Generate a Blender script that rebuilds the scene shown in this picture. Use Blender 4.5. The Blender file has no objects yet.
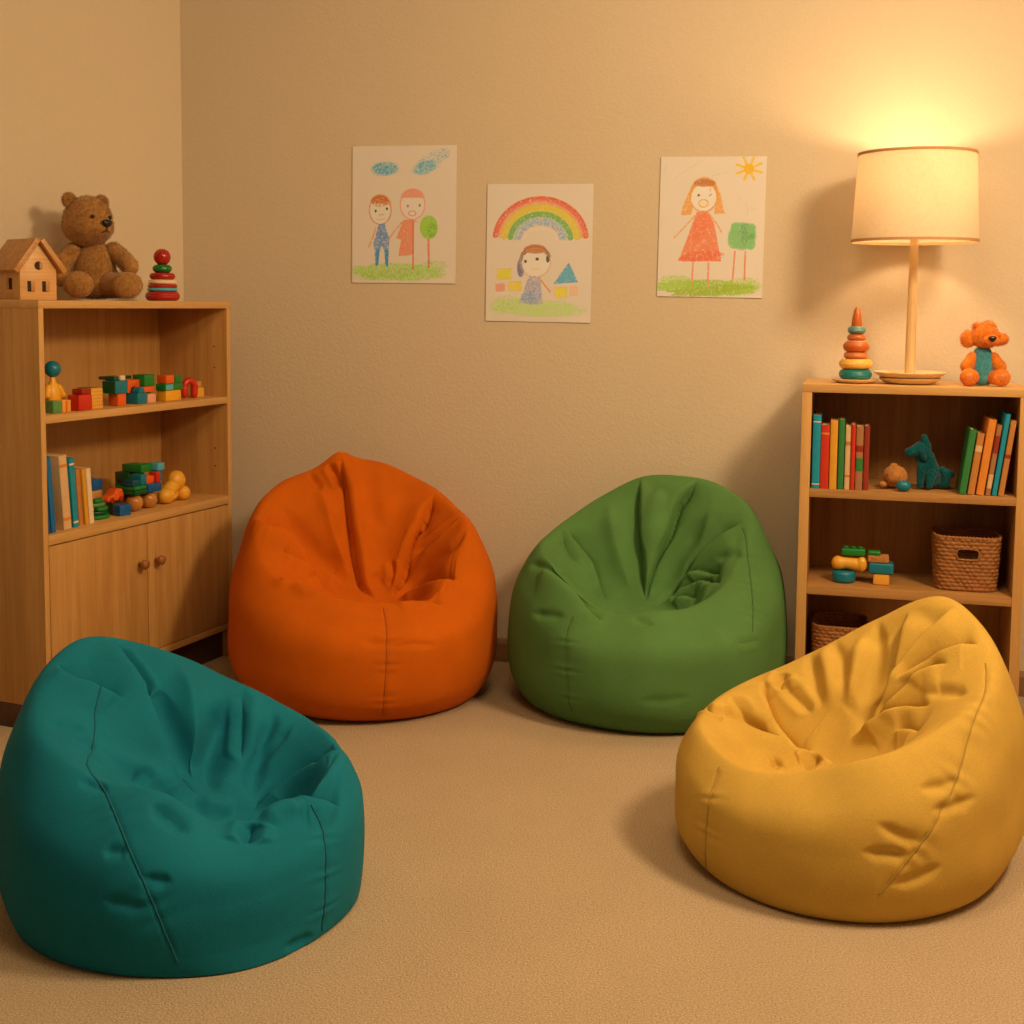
import bpy, bmesh, math, random
import numpy as np
from mathutils import Vector, Matrix, Euler
random.seed(7); RNG = np.random.default_rng(11)
scn = bpy.context.scene
COL = scn.collection
PI = math.pi

# ---------------------------------------------------------------- materials
def srgb(r, g, b):
    f = lambda c: (c / 255 / 12.92) if c <= 10 else ((c / 255 + .055) / 1.055) ** 2.4
    return (f(r), f(g), f(b), 1)

def newmat(name):
    m = bpy.data.materials.new(name); m.use_nodes = True
    nt = m.node_tree; b = nt.nodes['Principled BSDF']
    return m, nt, b

def N(nt, t, **kw):
    n = nt.nodes.new(t)
    for k, v in kw.items():
        if k in n.inputs: n.inputs[k].default_value = v
        else: setattr(n, k, v)
    return n

def coords(nt, scale=(1, 1, 1), kind='Object'):
    tc = N(nt, 'ShaderNodeTexCoord'); mp = N(nt, 'ShaderNodeMapping')
    mp.inputs['Scale'].default_value = scale
    nt.links.new(tc.outputs[kind], mp.inputs[0]); return mp.outputs[0]

def plain(name, col, rough=.5, noise=.06, nscale=40, bump=0, bscale=200, sheen=0, coat=0):
    m, nt, b = newmat(name)
    v = coords(nt)
    n = N(nt, 'ShaderNodeTexNoise', Scale=nscale, Detail=4.)
    nt.links.new(v, n.inputs['Vector'])
    mix = N(nt, 'ShaderNodeMixRGB', blend_type='MIX')
    c = col
    mix.inputs[1].default_value = tuple(x * (1 - noise * 2) for x in c[:3]) + (1,)
    mix.inputs[2].default_value = tuple(min(1, x * (1 + noise * 2)) for x in c[:3]) + (1,)
    nt.links.new(n.outputs['Fac'], mix.inputs[0]); nt.links.new(mix.outputs[0], b.inputs['Base Color'])
    b.inputs['Roughness'].default_value = rough
    b.inputs['Sheen Weight'].default_value = sheen
    b.inputs['Coat Weight'].default_value = coat
    if bump:
        n2 = N(nt, 'ShaderNodeTexNoise', Scale=bscale, Detail=3.)
        nt.links.new(v, n2.inputs['Vector'])
        bp = N(nt, 'ShaderNodeBump', Strength=bump, Distance=.002)
        nt.links.new(n2.outputs['Fac'], bp.inputs['Height']); nt.links.new(bp.outputs[0], b.inputs['Normal'])
    return m

def wood(name, c1, c2, axis='z', rough=.42, fine=1.0, bump=.12):
    m, nt, b = newmat(name)
    s = {'z': (9, 9, .55), 'x': (.55, 9, 9), 'y': (9, .55, 9)}[axis]
    v = coords(nt, s)
    a = N(nt, 'ShaderNodeTexNoise', Scale=3.2 * fine, Detail=5., Roughness=.6, Distortion=.35)
    nt.links.new(v, a.inputs['Vector'])
    s2 = tuple(q * 14 if q > 1 else q * 5 for q in s)
    v2 = coords(nt, s2)
    f = N(nt, 'ShaderNodeTexNoise', Scale=2.2 * fine, Detail=3., Roughness=.7)
    nt.links.new(v2, f.inputs['Vector'])
    add = N(nt, 'ShaderNodeMath', operation='MULTIPLY_ADD'); add.inputs[1].default_value = .45
    nt.links.new(f.outputs['Fac'], add.inputs[0])
    mu = N(nt, 'ShaderNodeMath', operation='MULTIPLY'); mu.inputs[1].default_value = .6
    nt.links.new(a.outputs['Fac'], mu.inputs[0]); nt.links.new(mu.outputs[0], add.inputs[2])
    cr = N(nt, 'ShaderNodeValToRGB')
    cr.color_ramp.elements[0].position = .36; cr.color_ramp.elements[0].color = c2
    cr.color_ramp.elements[1].position = .68; cr.color_ramp.elements[1].color = c1
    nt.links.new(add.outputs[0], cr.inputs[0]); nt.links.new(cr.outputs[0], b.inputs['Base Color'])
    b.inputs['Roughness'].default_value = rough
    bp = N(nt, 'ShaderNodeBump', Strength=bump, Distance=.0006)
    nt.links.new(f.outputs['Fac'], bp.inputs['Height']); nt.links.new(bp.outputs[0], b.inputs['Normal'])
    return m

def fabric(name, c, dark=.86):
    """woven cotton cover: fine thread pattern, slight melange, soft sheen"""
    m, nt, b = newmat(name)
    v = coords(nt)
    n = N(nt, 'ShaderNodeTexNoise', Scale=420., Detail=2., Roughness=.7); nt.links.new(v, n.inputs['Vector'])
    n3 = N(nt, 'ShaderNodeTexNoise', Scale=9., Detail=3.); nt.links.new(v, n3.inputs['Vector'])
    mix = N(nt, 'ShaderNodeMixRGB')
    mix.inputs[1].default_value = tuple(x * dark * .8 for x in c[:3]) + (1,)
    mix.inputs[2].default_value = tuple(min(1, x * 1.16) for x in c[:3]) + (1,)
    nt.links.new(n.outputs['Fac'], mix.inputs[0])
    mix2 = N(nt, 'ShaderNodeMixRGB', blend_type='MULTIPLY'); mix2.inputs[0].default_value = .35
    cr = N(nt, 'ShaderNodeValToRGB'); cr.color_ramp.elements[0].color = (.72, .72, .72, 1); cr.color_ramp.elements[0].position = .35
    cr.color_ramp.elements[1].position = .65
    nt.links.new(n3.outputs['Fac'], cr.inputs[0])
    nt.links.new(mix.outputs[0], mix2.inputs[1]); nt.links.new(cr.outputs[0], mix2.inputs[2])
    nt.links.new(mix2.outputs[0], b.inputs['Base Color'])
    b.inputs['Roughness'].default_value = .85
    b.inputs['Specular IOR Level'].default_value = .12
    b.inputs['Sheen Weight'].default_value = .05; b.inputs['Sheen Roughness'].default_value = .5
    b.inputs['Sheen Tint'].default_value = tuple(min(1, x + .25) for x in c[:3]) + (1,)
    n2 = N(nt, 'ShaderNodeTexNoise', Scale=350., Detail=2.); nt.links.new(v, n2.inputs['Vector'])
    bp = N(nt, 'ShaderNodeBump', Strength=.35, Distance=.0012)
    nt.links.new(n2.outputs['Fac'], bp.inputs['Height']); nt.links.new(bp.outputs[0], b.inputs['Normal'])
    return m

def wall_mat(name, c):
    m, nt, b = newmat(name)
    v = coords(nt)
    n = N(nt, 'ShaderNodeTexNoise', Scale=95., Detail=3., Roughness=.55); nt.links.new(v, n.inputs['Vector'])
    n2 = N(nt, 'ShaderNodeTexNoise', Scale=260., Detail=2.); nt.links.new(v, n2.inputs['Vector'])
    mx = N(nt, 'ShaderNodeMixRGB'); mx.inputs[0].default_value = .35
    nt.links.new(n.outputs['Fac'], mx.inputs[1]); nt.links.new(n2.outputs['Fac'], mx.inputs[2])
    bp = N(nt, 'ShaderNodeBump', Strength=.45, Distance=.0035)
    nt.links.new(mx.outputs[0], bp.inputs['Height']); nt.links.new(bp.outputs[0], b.inputs['Normal'])
    cr = N(nt, 'ShaderNodeValToRGB')
    cr.color_ramp.elements[0].position = .3; cr.color_ramp.elements[0].color = tuple(x * .94 for x in c[:3]) + (1,)
    cr.color_ramp.elements[1].position = .7; cr.color_ramp.elements[1].color = c
    nt.links.new(n2.outputs['Fac'], cr.inputs[0]); nt.links.new(cr.outputs[0], b.inputs['Base Color'])
    b.inputs['Roughness'].default_value = .8; b.inputs['Specular IOR Level'].default_value = .25
    return m

def carpet_mat():
    m, nt, b = newmat('carpet_loops')
    v = coords(nt)
    vo = N(nt, 'ShaderNodeTexVoronoi', Scale=230.); nt.links.new(v, vo.inputs['Vector'])
    n = N(nt, 'ShaderNodeTexNoise', Scale=260., Detail=3., Roughness=.7); nt.links.new(v, n.inputs['Vector'])
    n3 = N(nt, 'ShaderNodeTexNoise', Scale=3.5, Detail=4.); nt.links.new(v, n3.inputs['Vector'])
    cr = N(nt, 'ShaderNodeValToRGB')
    cr.color_ramp.elements[0].position = .28; cr.color_ramp.elements[0].color = (.34, .245, .145, 1)
    cr.color_ramp.elements[1].position = .74; cr.color_ramp.elements[1].color = (.72, .58, .42, 1)
    nt.links.new(n.outputs['Fac'], cr.inputs[0])
    mu = N(nt, 'ShaderNodeMixRGB', blend_type='MULTIPLY'); mu.inputs[0].default_value = .5
    c2 = N(nt, 'ShaderNodeValToRGB'); c2.color_ramp.elements[0].position = .3; c2.color_ramp.elements[0].color = (.88, .87, .85, 1)
    c2.color_ramp.elements[1].position = .7
    nt.links.new(n3.outputs['Fac'], c2.inputs[0])
    nt.links.new(cr.outputs[0], mu.inputs[1]); nt.links.new(c2.outputs[0], mu.inputs[2])
    nt.links.new(mu.outputs[0], b.inputs['Base Color'])
    b.inputs['Roughness'].default_value = .95; b.inputs['Specular IOR Level'].default_value = .1
    ma = N(nt, 'ShaderNodeMath', operation='ADD')
    nt.links.new(vo.outputs['Distance'], ma.inputs[0]); nt.links.new(n.outputs['Fac'], ma.inputs[1])
    bp = N(nt, 'ShaderNodeBump', Strength=.5, Distance=.003)
    nt.links.new(ma.outputs[0], bp.inputs['Height']); nt.links.new(bp.outputs[0], b.inputs['Normal'])
    return m

def vcol_mat(name):
    """paper whose crayon marks are stored on the sheet's own vertices"""
    m, nt, b = newmat(name)
    a = N(nt, 'ShaderNodeVertexColor'); a.layer_name = 'crayon'
    nt.links.new(a.outputs['Color'], b.inputs['Base Color'])
    b.inputs['Roughness'].default_value = .75; b.inputs['Specular IOR Level'].default_value = .2
    return m

# ---------------------------------------------------------------- mesh builders
def merge(bm, tmp, mat=None):
    if mat is not None: bmesh.ops.transform(tmp, matrix=mat, verts=tmp.verts)
    me = bpy.data.meshes.new('tmp'); tmp.to_mesh(me); tmp.free()
    bm.from_mesh(me); bpy.data.meshes.remove(me); return bm

def NB(): return bmesh.new()

def box(bm, x0, x1, y0, y1, z0, z1, bev=0, seg=2, mat=None):
    t = bmesh.new(); bmesh.ops.create_cube(t, size=1)
    for v in t.verts:
        v.co = Vector((x0 + (v.co.x + .5) * (x1 - x0), y0 + (v.co.y + .5) * (y1 - y0), z0 + (v.co.z + .5) * (z1 - z0)))
    if bev: bmesh.ops.bevel(t, geom=t.edges[:], offset=bev, segments=seg, profile=.5, affect='EDGES')
    return merge(bm, t, mat)

def prism(bm, poly, y0, y1, bev=0, mat=None):
    """polygon in x,z extruded along y"""
    t = bmesh.new()
    a = [t.verts.new((x, y0, z)) for x, z in poly]; b = [t.verts.new((x, y1, z)) for x, z in poly]
    n = len(poly)
    t.faces.new(a); t.faces.new(b[::-1])
    for i in range(n): t.faces.new((a[i], b[i], b[(i + 1) % n], a[(i + 1) % n]))
    bmesh.ops.recalc_face_normals(t, faces=t.faces[:])
    if bev: bmesh.ops.bevel(t, geom=t.edges[:], offset=bev, segments=2, profile=.5, affect='EDGES')
    return merge(bm, t, mat)

def lathe(bm, prof, n=40, mat=None):
    t = bmesh.new(); rings = []
    for r, z in prof:
        if r < 1e-6: rings.append([t.verts.new((0, 0, z))])
        else: rings.append([t.verts.new((r * math.cos(2 * PI * i / n), r * math.sin(2 * PI * i / n), z)) for i in range(n)])
    for a, b in zip(rings, rings[1:]):
        for i in range(n):
            j = (i + 1) % n
            if len(a) == 1 and len(b) > 1: t.faces.new((a[0], b[j], b[i]))
            elif len(b) == 1 and len(a) > 1: t.faces.new((a[i], a[j], b[0]))
            elif len(a) > 1: t.faces.new((a[i], a[j], b[j], b[i]))
    bmesh.ops.recalc_face_normals(t, faces=t.faces[:])
    return merge(bm, t, mat)

def rounded(r, z0, z1, k=.45, n=6, rin=0):
    """lathe profile of a rounded disc / ring"""
    h = (z1 - z0) / 2; e = min(h, r * k); out = [(rin, z0)]
    for i in range(n + 1):
        a = -PI / 2 + PI / 2 * i / n; out.append((r - e + e * math.cos(a), z0 + e + e * math.sin(a)))
    for i in range(n + 1):
        a = PI / 2 * i / n; out.append((r - e + e * math.cos(a), z1 - e + e * math.sin(a)))
    out.append((rin, z1)); return out

def ball(bm, c, r, rot=None, seg=28):
    t = bmesh.new(); bmesh.ops.create_uvsphere(t, u_segments=seg, v_segments=seg * 2 // 3, radius=1)
    r = (r, r, r) if not hasattr(r, '__len__') else r
    M = Matrix.Translation(c) @ (Euler(rot).to_matrix().to_4x4() if rot else Matrix()) @ Matrix.Diagonal((*r, 1))
    return merge(bm, t, M)

def tube(bm, pts, r, n=8, cap=True):
    pts = [Vector(p) for p in pts]; rings = []
    t = bmesh.new(); up = Vector((.13, .21, .97)).normalized()
    for i, p in enumerate(pts):
        d = (pts[min(i + 1, len(pts) - 1)] - pts[max(i - 1, 0)]).normalized()
        a = d.cross(up); a = a.normalized() if a.length > 1e-4 else Vector((1, 0, 0)); b = d.cross(a)
        rr = r[i] if hasattr(r, '__len__') else r
        rings.append([t.verts.new(p + (a * math.cos(2 * PI * k / n) + b * math.sin(2 * PI * k / n)) * rr) for k in range(n)])
    for a, b in zip(rings, rings[1:]):
        for i in range(n): t.faces.new((a[i], a[(i + 1) % n], b[(i + 1) % n], b[i]))
    if cap: t.faces.new(rings[0][::-1]); t.faces.new(rings[-1])
    bmesh.ops.recalc_face_normals(t, faces=t.faces[:])
    return merge(bm, t)

def limb(bm, pts, rs, seg=10):
    """rounded tapering limb through the points"""
    P = [Vector(p) for p in pts]; out = []; rr = []
    n = 10
    for i in range(len(P) - 1):
        for k in range(n):
            f = k / n; out.append(P[i].lerp(P[i + 1], f)); rr.append(rs[i] + (rs[i + 1] - rs[i]) * (3 * f * f - 2 * f ** 3))
    out.append(P[-1]); rr.append(rs[-1])
    tube(bm, out, rr, n=22); ball(bm, P[0], rs[0], seg=20); ball(bm, P[-1], rs[-1], seg=20)
    return bm

def fur(bm, count, length, width, droop=.5, seed=3):
    """short hair blades rooted on the faces of a plush part"""
    rnd = random.Random(seed); bm.faces.ensure_lookup_table()
    fs = list(bm.faces); w = [f.calc_area() for f in fs]
    picks = rnd.choices(fs, weights=w, k=count)
    for f in picks:
        vs = [v.co for v in f.verts]; a, b = rnd.random(), rnd.random()
        if len(vs) == 4: p = (vs[0].lerp(vs[1], a)).lerp(vs[3].lerp(vs[2], a), b)
        else:
            if a + b > 1: a, b = 1 - a, 1 - b
            p = vs[0] + (vs[1] - vs[0]) * a + (vs[2] - vs[0]) * b
        nrm = f.normal
        d = (nrm + Vector((rnd.uniform(-.6, .6), rnd.uniform(-.6, .6), rnd.uniform(-.6, .6) - droop))).normalized()
        s = d.cross(Vector((rnd.random(), rnd.random(), rnd.random()))).normalized() * width
        L = length * rnd.uniform(.5, 1.2)
        v = [bm.verts.new(p - s - nrm * width), bm.verts.new(p + s - nrm * width), bm.verts.new(p + d * L)]
        bm.faces.new(v)
    return bm

def obj(name, bm, mat, parent=None, smooth=None):
    me = bpy.data.meshes.new(name)
    if smooth is True:
        for f in bm.faces: f.smooth = True
    elif smooth is not None:
        for f in bm.faces: f.smooth = True
        bm.normal_update()
        for e in bm.edges:
            if len(e.link_faces) == 2 and e.calc_face_angle(0) > math.radians(smooth): e.smooth = False
    bm.to_mesh(me); bm.free()
    me.materials.append(mat)
    o = bpy.data.objects.new(name, me); COL.objects.link(o)
    if parent: o.parent = parent
    return o

def tag(o, label=None, cat=None, group=None, kind=None):
    if label: o['label'] = label
    if cat: o['category'] = cat
    if group: o['group'] = group
    if kind: o['kind'] = kind
    return o

def thing(name, label, cat, loc=(0, 0, 0), rz=0, group=None):
    o = bpy.data.objects.new(name, None); COL.objects.link(o); o.empty_display_size = .05
    o.location = loc; o.rotation_euler = (0, 0, rz)
    return tag(o, label, cat, group)

def put(o, loc, rz=0):
    o.location = loc; o.rotation_euler = (0, 0, rz); return o

# ---------------------------------------------------------------- camera
F_PX = 1300.0; PITCH = math.radians(5); ROLL = math.radians(.5)
cam = bpy.data.cameras.new('camera'); co = bpy.data.objects.new('camera', cam); COL.objects.link(co)
cam.sensor_width = 36; cam.lens = F_PX / 1024 * 36
cam.shift_y = -((512 - F_PX * math.tan(PITCH)) - 304) / 1024
co.matrix_world = Matrix.Translation((0, 0, 1.2)) @ Matrix.Rotation(PI / 2 - PITCH, 4, 'X') @ Matrix.Rotation(ROLL, 4, 'Z')
cam.clip_start = .05
scn.camera = co

# ---------------------------------------------------------------- colours
OAK = wood('oak_veneer', srgb(210, 162, 98), srgb(180, 130, 68), 'z')
OAK_X = wood('oak_veneer_across', srgb(212, 164, 100), srgb(184, 132, 70), 'x')
OAK_EDGE = wood('oak_edging', srgb(222, 176, 112), srgb(200, 150, 86), 'z')
OAK_EDGE_X = wood('oak_edging_across', srgb(222, 176, 112), srgb(200, 150, 86), 'x')
BROWN_OAK = wood('brown_oak', srgb(190, 142, 84), srgb(156, 108, 56), 'z')
BROWN_OAK_X = wood('brown_oak_across', srgb(198, 150, 92), srgb(166, 116, 62), 'x')
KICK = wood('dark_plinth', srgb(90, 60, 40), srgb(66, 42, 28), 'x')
KNOB = wood('turned_knob', srgb(170, 112, 58), srgb(130, 80, 38), 'z')
PINE = wood('pale_pine', srgb(236, 190, 128), srgb(214, 160, 98), 'x', fine=1.6)
PINE_D = wood('honey_pine', srgb(214, 160, 98), srgb(180, 124, 66), 'x', fine=1.6)
HOLE_SHADE = plain('painted_hole_shade', srgb(60, 38, 22), .8)  # shade of openings, put into the colour of solid plates and discs
WALL = wall_mat('wall_paint', (.74, .63, .48, 1))
CEIL = plain('ceiling_paint', (.82, .76, .68, 1), .9)
BASE = plain('baseboard_paint', srgb(150, 112, 78), .5)

# ---------------------------------------------------------------- room
CORNER = Vector((-1.145, 4.539, 0))
WA = math.radians(-12); LA = math.radians(56)
WD = Vector((math.cos(WA), math.sin(WA), 0)); WN = Vector((-WD.y, WD.x, 0))      # along / into the back wall
LD = Vector((-math.cos(LA), -math.sin(LA), 0))                                   # along the left wall, towards the viewer
CEIL_H = 2.75
def slab(name, p, d, length, nrm, thick, z0, z1, mat):
    """upright wall panel from p along d; nrm points out of the room"""
    bm = NB(); vs = []
    for z in (z0, z1):
        for q in (p, p + d * length, p + d * length + nrm * thick, p + nrm * thick): vs.append(bm.verts.new((q.x, q.y, z)))
    for f in ((0, 1, 2, 3), (7, 6, 5, 4), (0, 4, 5, 1), (1, 5, 6, 2), (2, 6, 7, 3), (3, 7, 4, 0)): bm.faces.new([vs[i] for i in f])
    bmesh.ops.recalc_face_normals(bm, faces=bm.faces[:])
    return tag(obj(name, bm, mat), kind='structure')
R_END = CORNER + WD * 3.35                       # back wall meets the right wall here
RD = Vector((-WN.x, -WN.y, 0))
LN = Vector((-LD.y, LD.x, 0))
if LN.dot(Vector((1, -1, 0))) > 0: LN = -LN
slab('wall_back', CORNER - WD * .0, WD, 3.35, WN, .1, 0, CEIL_H, WALL)
slab('wall_left', CORNER, LD, 3.2, LN, .1, 0, CEIL_H, WALL)
slab('wall_right', R_END, RD, 6.2, WD, .1, 0, CEIL_H, WALL)
bm = NB(); box(bm, -5, 5, -2.6, 5.2, -.08, 0); tag(obj('floor', bm, carpet_mat()), kind='structure')
bm = NB(); box(bm, -5, 5, -2.6, 5.2, CEIL_H, CEIL_H + .08); tag(obj('ceiling', bm, CEIL), kind='structure')
def baseboard(name, p, d, length, inw):
    bm = NB(); prof = [(0, 0), (.014, 0), (.014, .062), (.009, .074), (.004, .078), (0, .078)]
    a = [bm.verts.new(Vector((p.x, p.y, z)) + inw * t) for t, z in prof]
    b = [bm.verts.new(Vector((p.x, p.y, z)) + inw * t + d * length) for t, z in prof]
    n = len(prof); bm.faces.new(a); bm.faces.new(b[::-1])
    for i in range(n): bm.faces.new((a[i], b[i], b[(i + 1) % n], a[(i + 1) % n]))
    bmesh.ops.recalc_face_normals(bm, faces=bm.faces[:])
    return tag(obj(name, bm, BASE), kind='structure')
baseboard('baseboard_back', CORNER, WD, 3.35, -WN)
baseboard('baseboard_left', CORNER, LD, 3.2, -LN)
baseboard('baseboard_right', R_END, RD, 6.2, -WD)

# ---------------------------------------------------------------- lights
w = bpy.data.worlds.new('world'); scn.world = w; w.use_nodes = True
w.node_tree.nodes['Background'].inputs[0].default_value = (1, .74, .46, 1)
w.node_tree.nodes['Background'].inputs[1].default_value = .15
def area(name, loc, target, size, power, col):
    l = bpy.data.lights.new(name, 'AREA'); l.shape = 'DISK'; l.size = size; l.energy = power; l.color = col
    o = bpy.data.objects.new(name, l); COL.objects.link(o); o.location = loc
    o.rotation_euler = (Vector(target) - Vector(loc)).to_track_quat('-Z', 'Y').to_euler(); return o
area('unseen_light', (1.65, 2.05, 2.35), (-.3, 3.2, .3), .6, 70, (1, .715, .40))  # key light without a fixture, added so shade falls to the left
area('unseen_light', (.1, 1.9, 2.70), (.1, 2.6, 0), .9, 30, (1, .715, .40))  # weaker overhead fill, added with no fixture
scn.view_settings.view_transform = 'Standard'; scn.view_settings.look = 'None'
scn.view_settings.exposure = -0.27; scn.view_settings.gamma = 1.0; scn.view_settings.use_curve_mapping = False

# ---------------------------------------------------------------- the four bags
# ---------------------------------------------------------------- bean bags
def periodic(vals, th):
    """smooth periodic interpolation of values given every 30 degrees"""
    v = np.asarray(vals, float); n = len(v)
    t = (np.asarray(th) / (2 * math.pi) * n) % n
    i = np.floor(t).astype(int) % n; f = t - np.floor(t)
    p0, p1, p2, p3 = v[(i - 1) % n], v[i], v[(i + 1) % n], v[(i + 2) % n]
    return 0.5 * ((2 * p1) + (-p0 + p2) * f + (2 * p0 - 5 * p1 + 4 * p2 - p3) * f * f + (-p0 + 3 * p1 - 3 * p2 + p3) * f ** 3)

BAG_KNOTS = np.array([0, .09, .24, .40, .52, .60, .78, 1.0])

def bag_base(B, th, v):
    """sack surface: azimuth th, height parameter v (0 ground contact, .52 rim crest, 1 seat pocket)"""
    rg, rb, zb, rc, hc, sl = [periodic(B[k], th) for k in ('rg', 'rb', 'zb', 'rc', 'hc', 'sl')]
    for (a, w, dh, dr) in B.get('peaks', []):
        g = np.exp(-((np.degrees(th) - a + 180) % 360 - 180) ** 2 / (2 * w * w))
        hc = hc + dh * g; rc = rc + dr * g
    cx, cy = B['c']; c, s = np.cos(th), np.sin(th)
    def pt(r, z): return np.stack([cx + r * c, cy + r * s, z], -1)
    P = np.array(B['p'])[None, :] * np.ones((len(th), 1))
    K4 = pt(rc, hc)
    def inner(f, zf):
        q = K4 + (P - K4) * f
        q[:, 2] = P[:, 2] + (hc - P[:, 2]) * zf
        return q
    K = [pt(rg, 0 * hc), pt(rg + (rb - rg) * .78, zb * .30), pt(rb, zb),
         pt(rc + (rb - rc) * B.get('k3', .74), zb + (hc - zb) * .60), K4,
         inner(.17, B.get('k5', .86)), inner(.60, sl), P]
    K = np.stack(K, 1); kn = BAG_KNOTS
    T = np.zeros_like(K)
    for i in range(1, 7):
        h0, h1 = kn[i] - kn[i - 1], kn[i + 1] - kn[i]
        d0, d1 = (K[:, i] - K[:, i - 1]) / h0, (K[:, i + 1] - K[:, i]) / h1
        T[:, i] = (d0 * h1 + d1 * h0) / (h0 + h1)
    T[:, 0] = (K[:, 1] - K[:, 0]) / kn[1] * 1.0; T[:, 0, :2] *= 1.5; T[:, 0, 2] *= .55
    T[:, 7] = (K[:, 7] - K[:, 6]) / (kn[7] - kn[6]) * np.array([1, 1, .25])
    j = np.clip(np.searchsorted(kn, v, side='right') - 1, 0, 6)
    h = kn[j + 1] - kn[j]; t = (v - kn[j]) / h
    h00 = 2 * t ** 3 - 3 * t ** 2 + 1; h10 = t ** 3 - 2 * t ** 2 + t; h01 = -2 * t ** 3 + 3 * t ** 2; h11 = t ** 3 - t ** 2
    return (K[:, j] * h00[None, :, None] + T[:, j] * (h10 * h)[None, :, None]
            + K[:, j + 1] * h01[None, :, None] + T[:, j + 1] * (h11 * h)[None, :, None])

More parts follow.
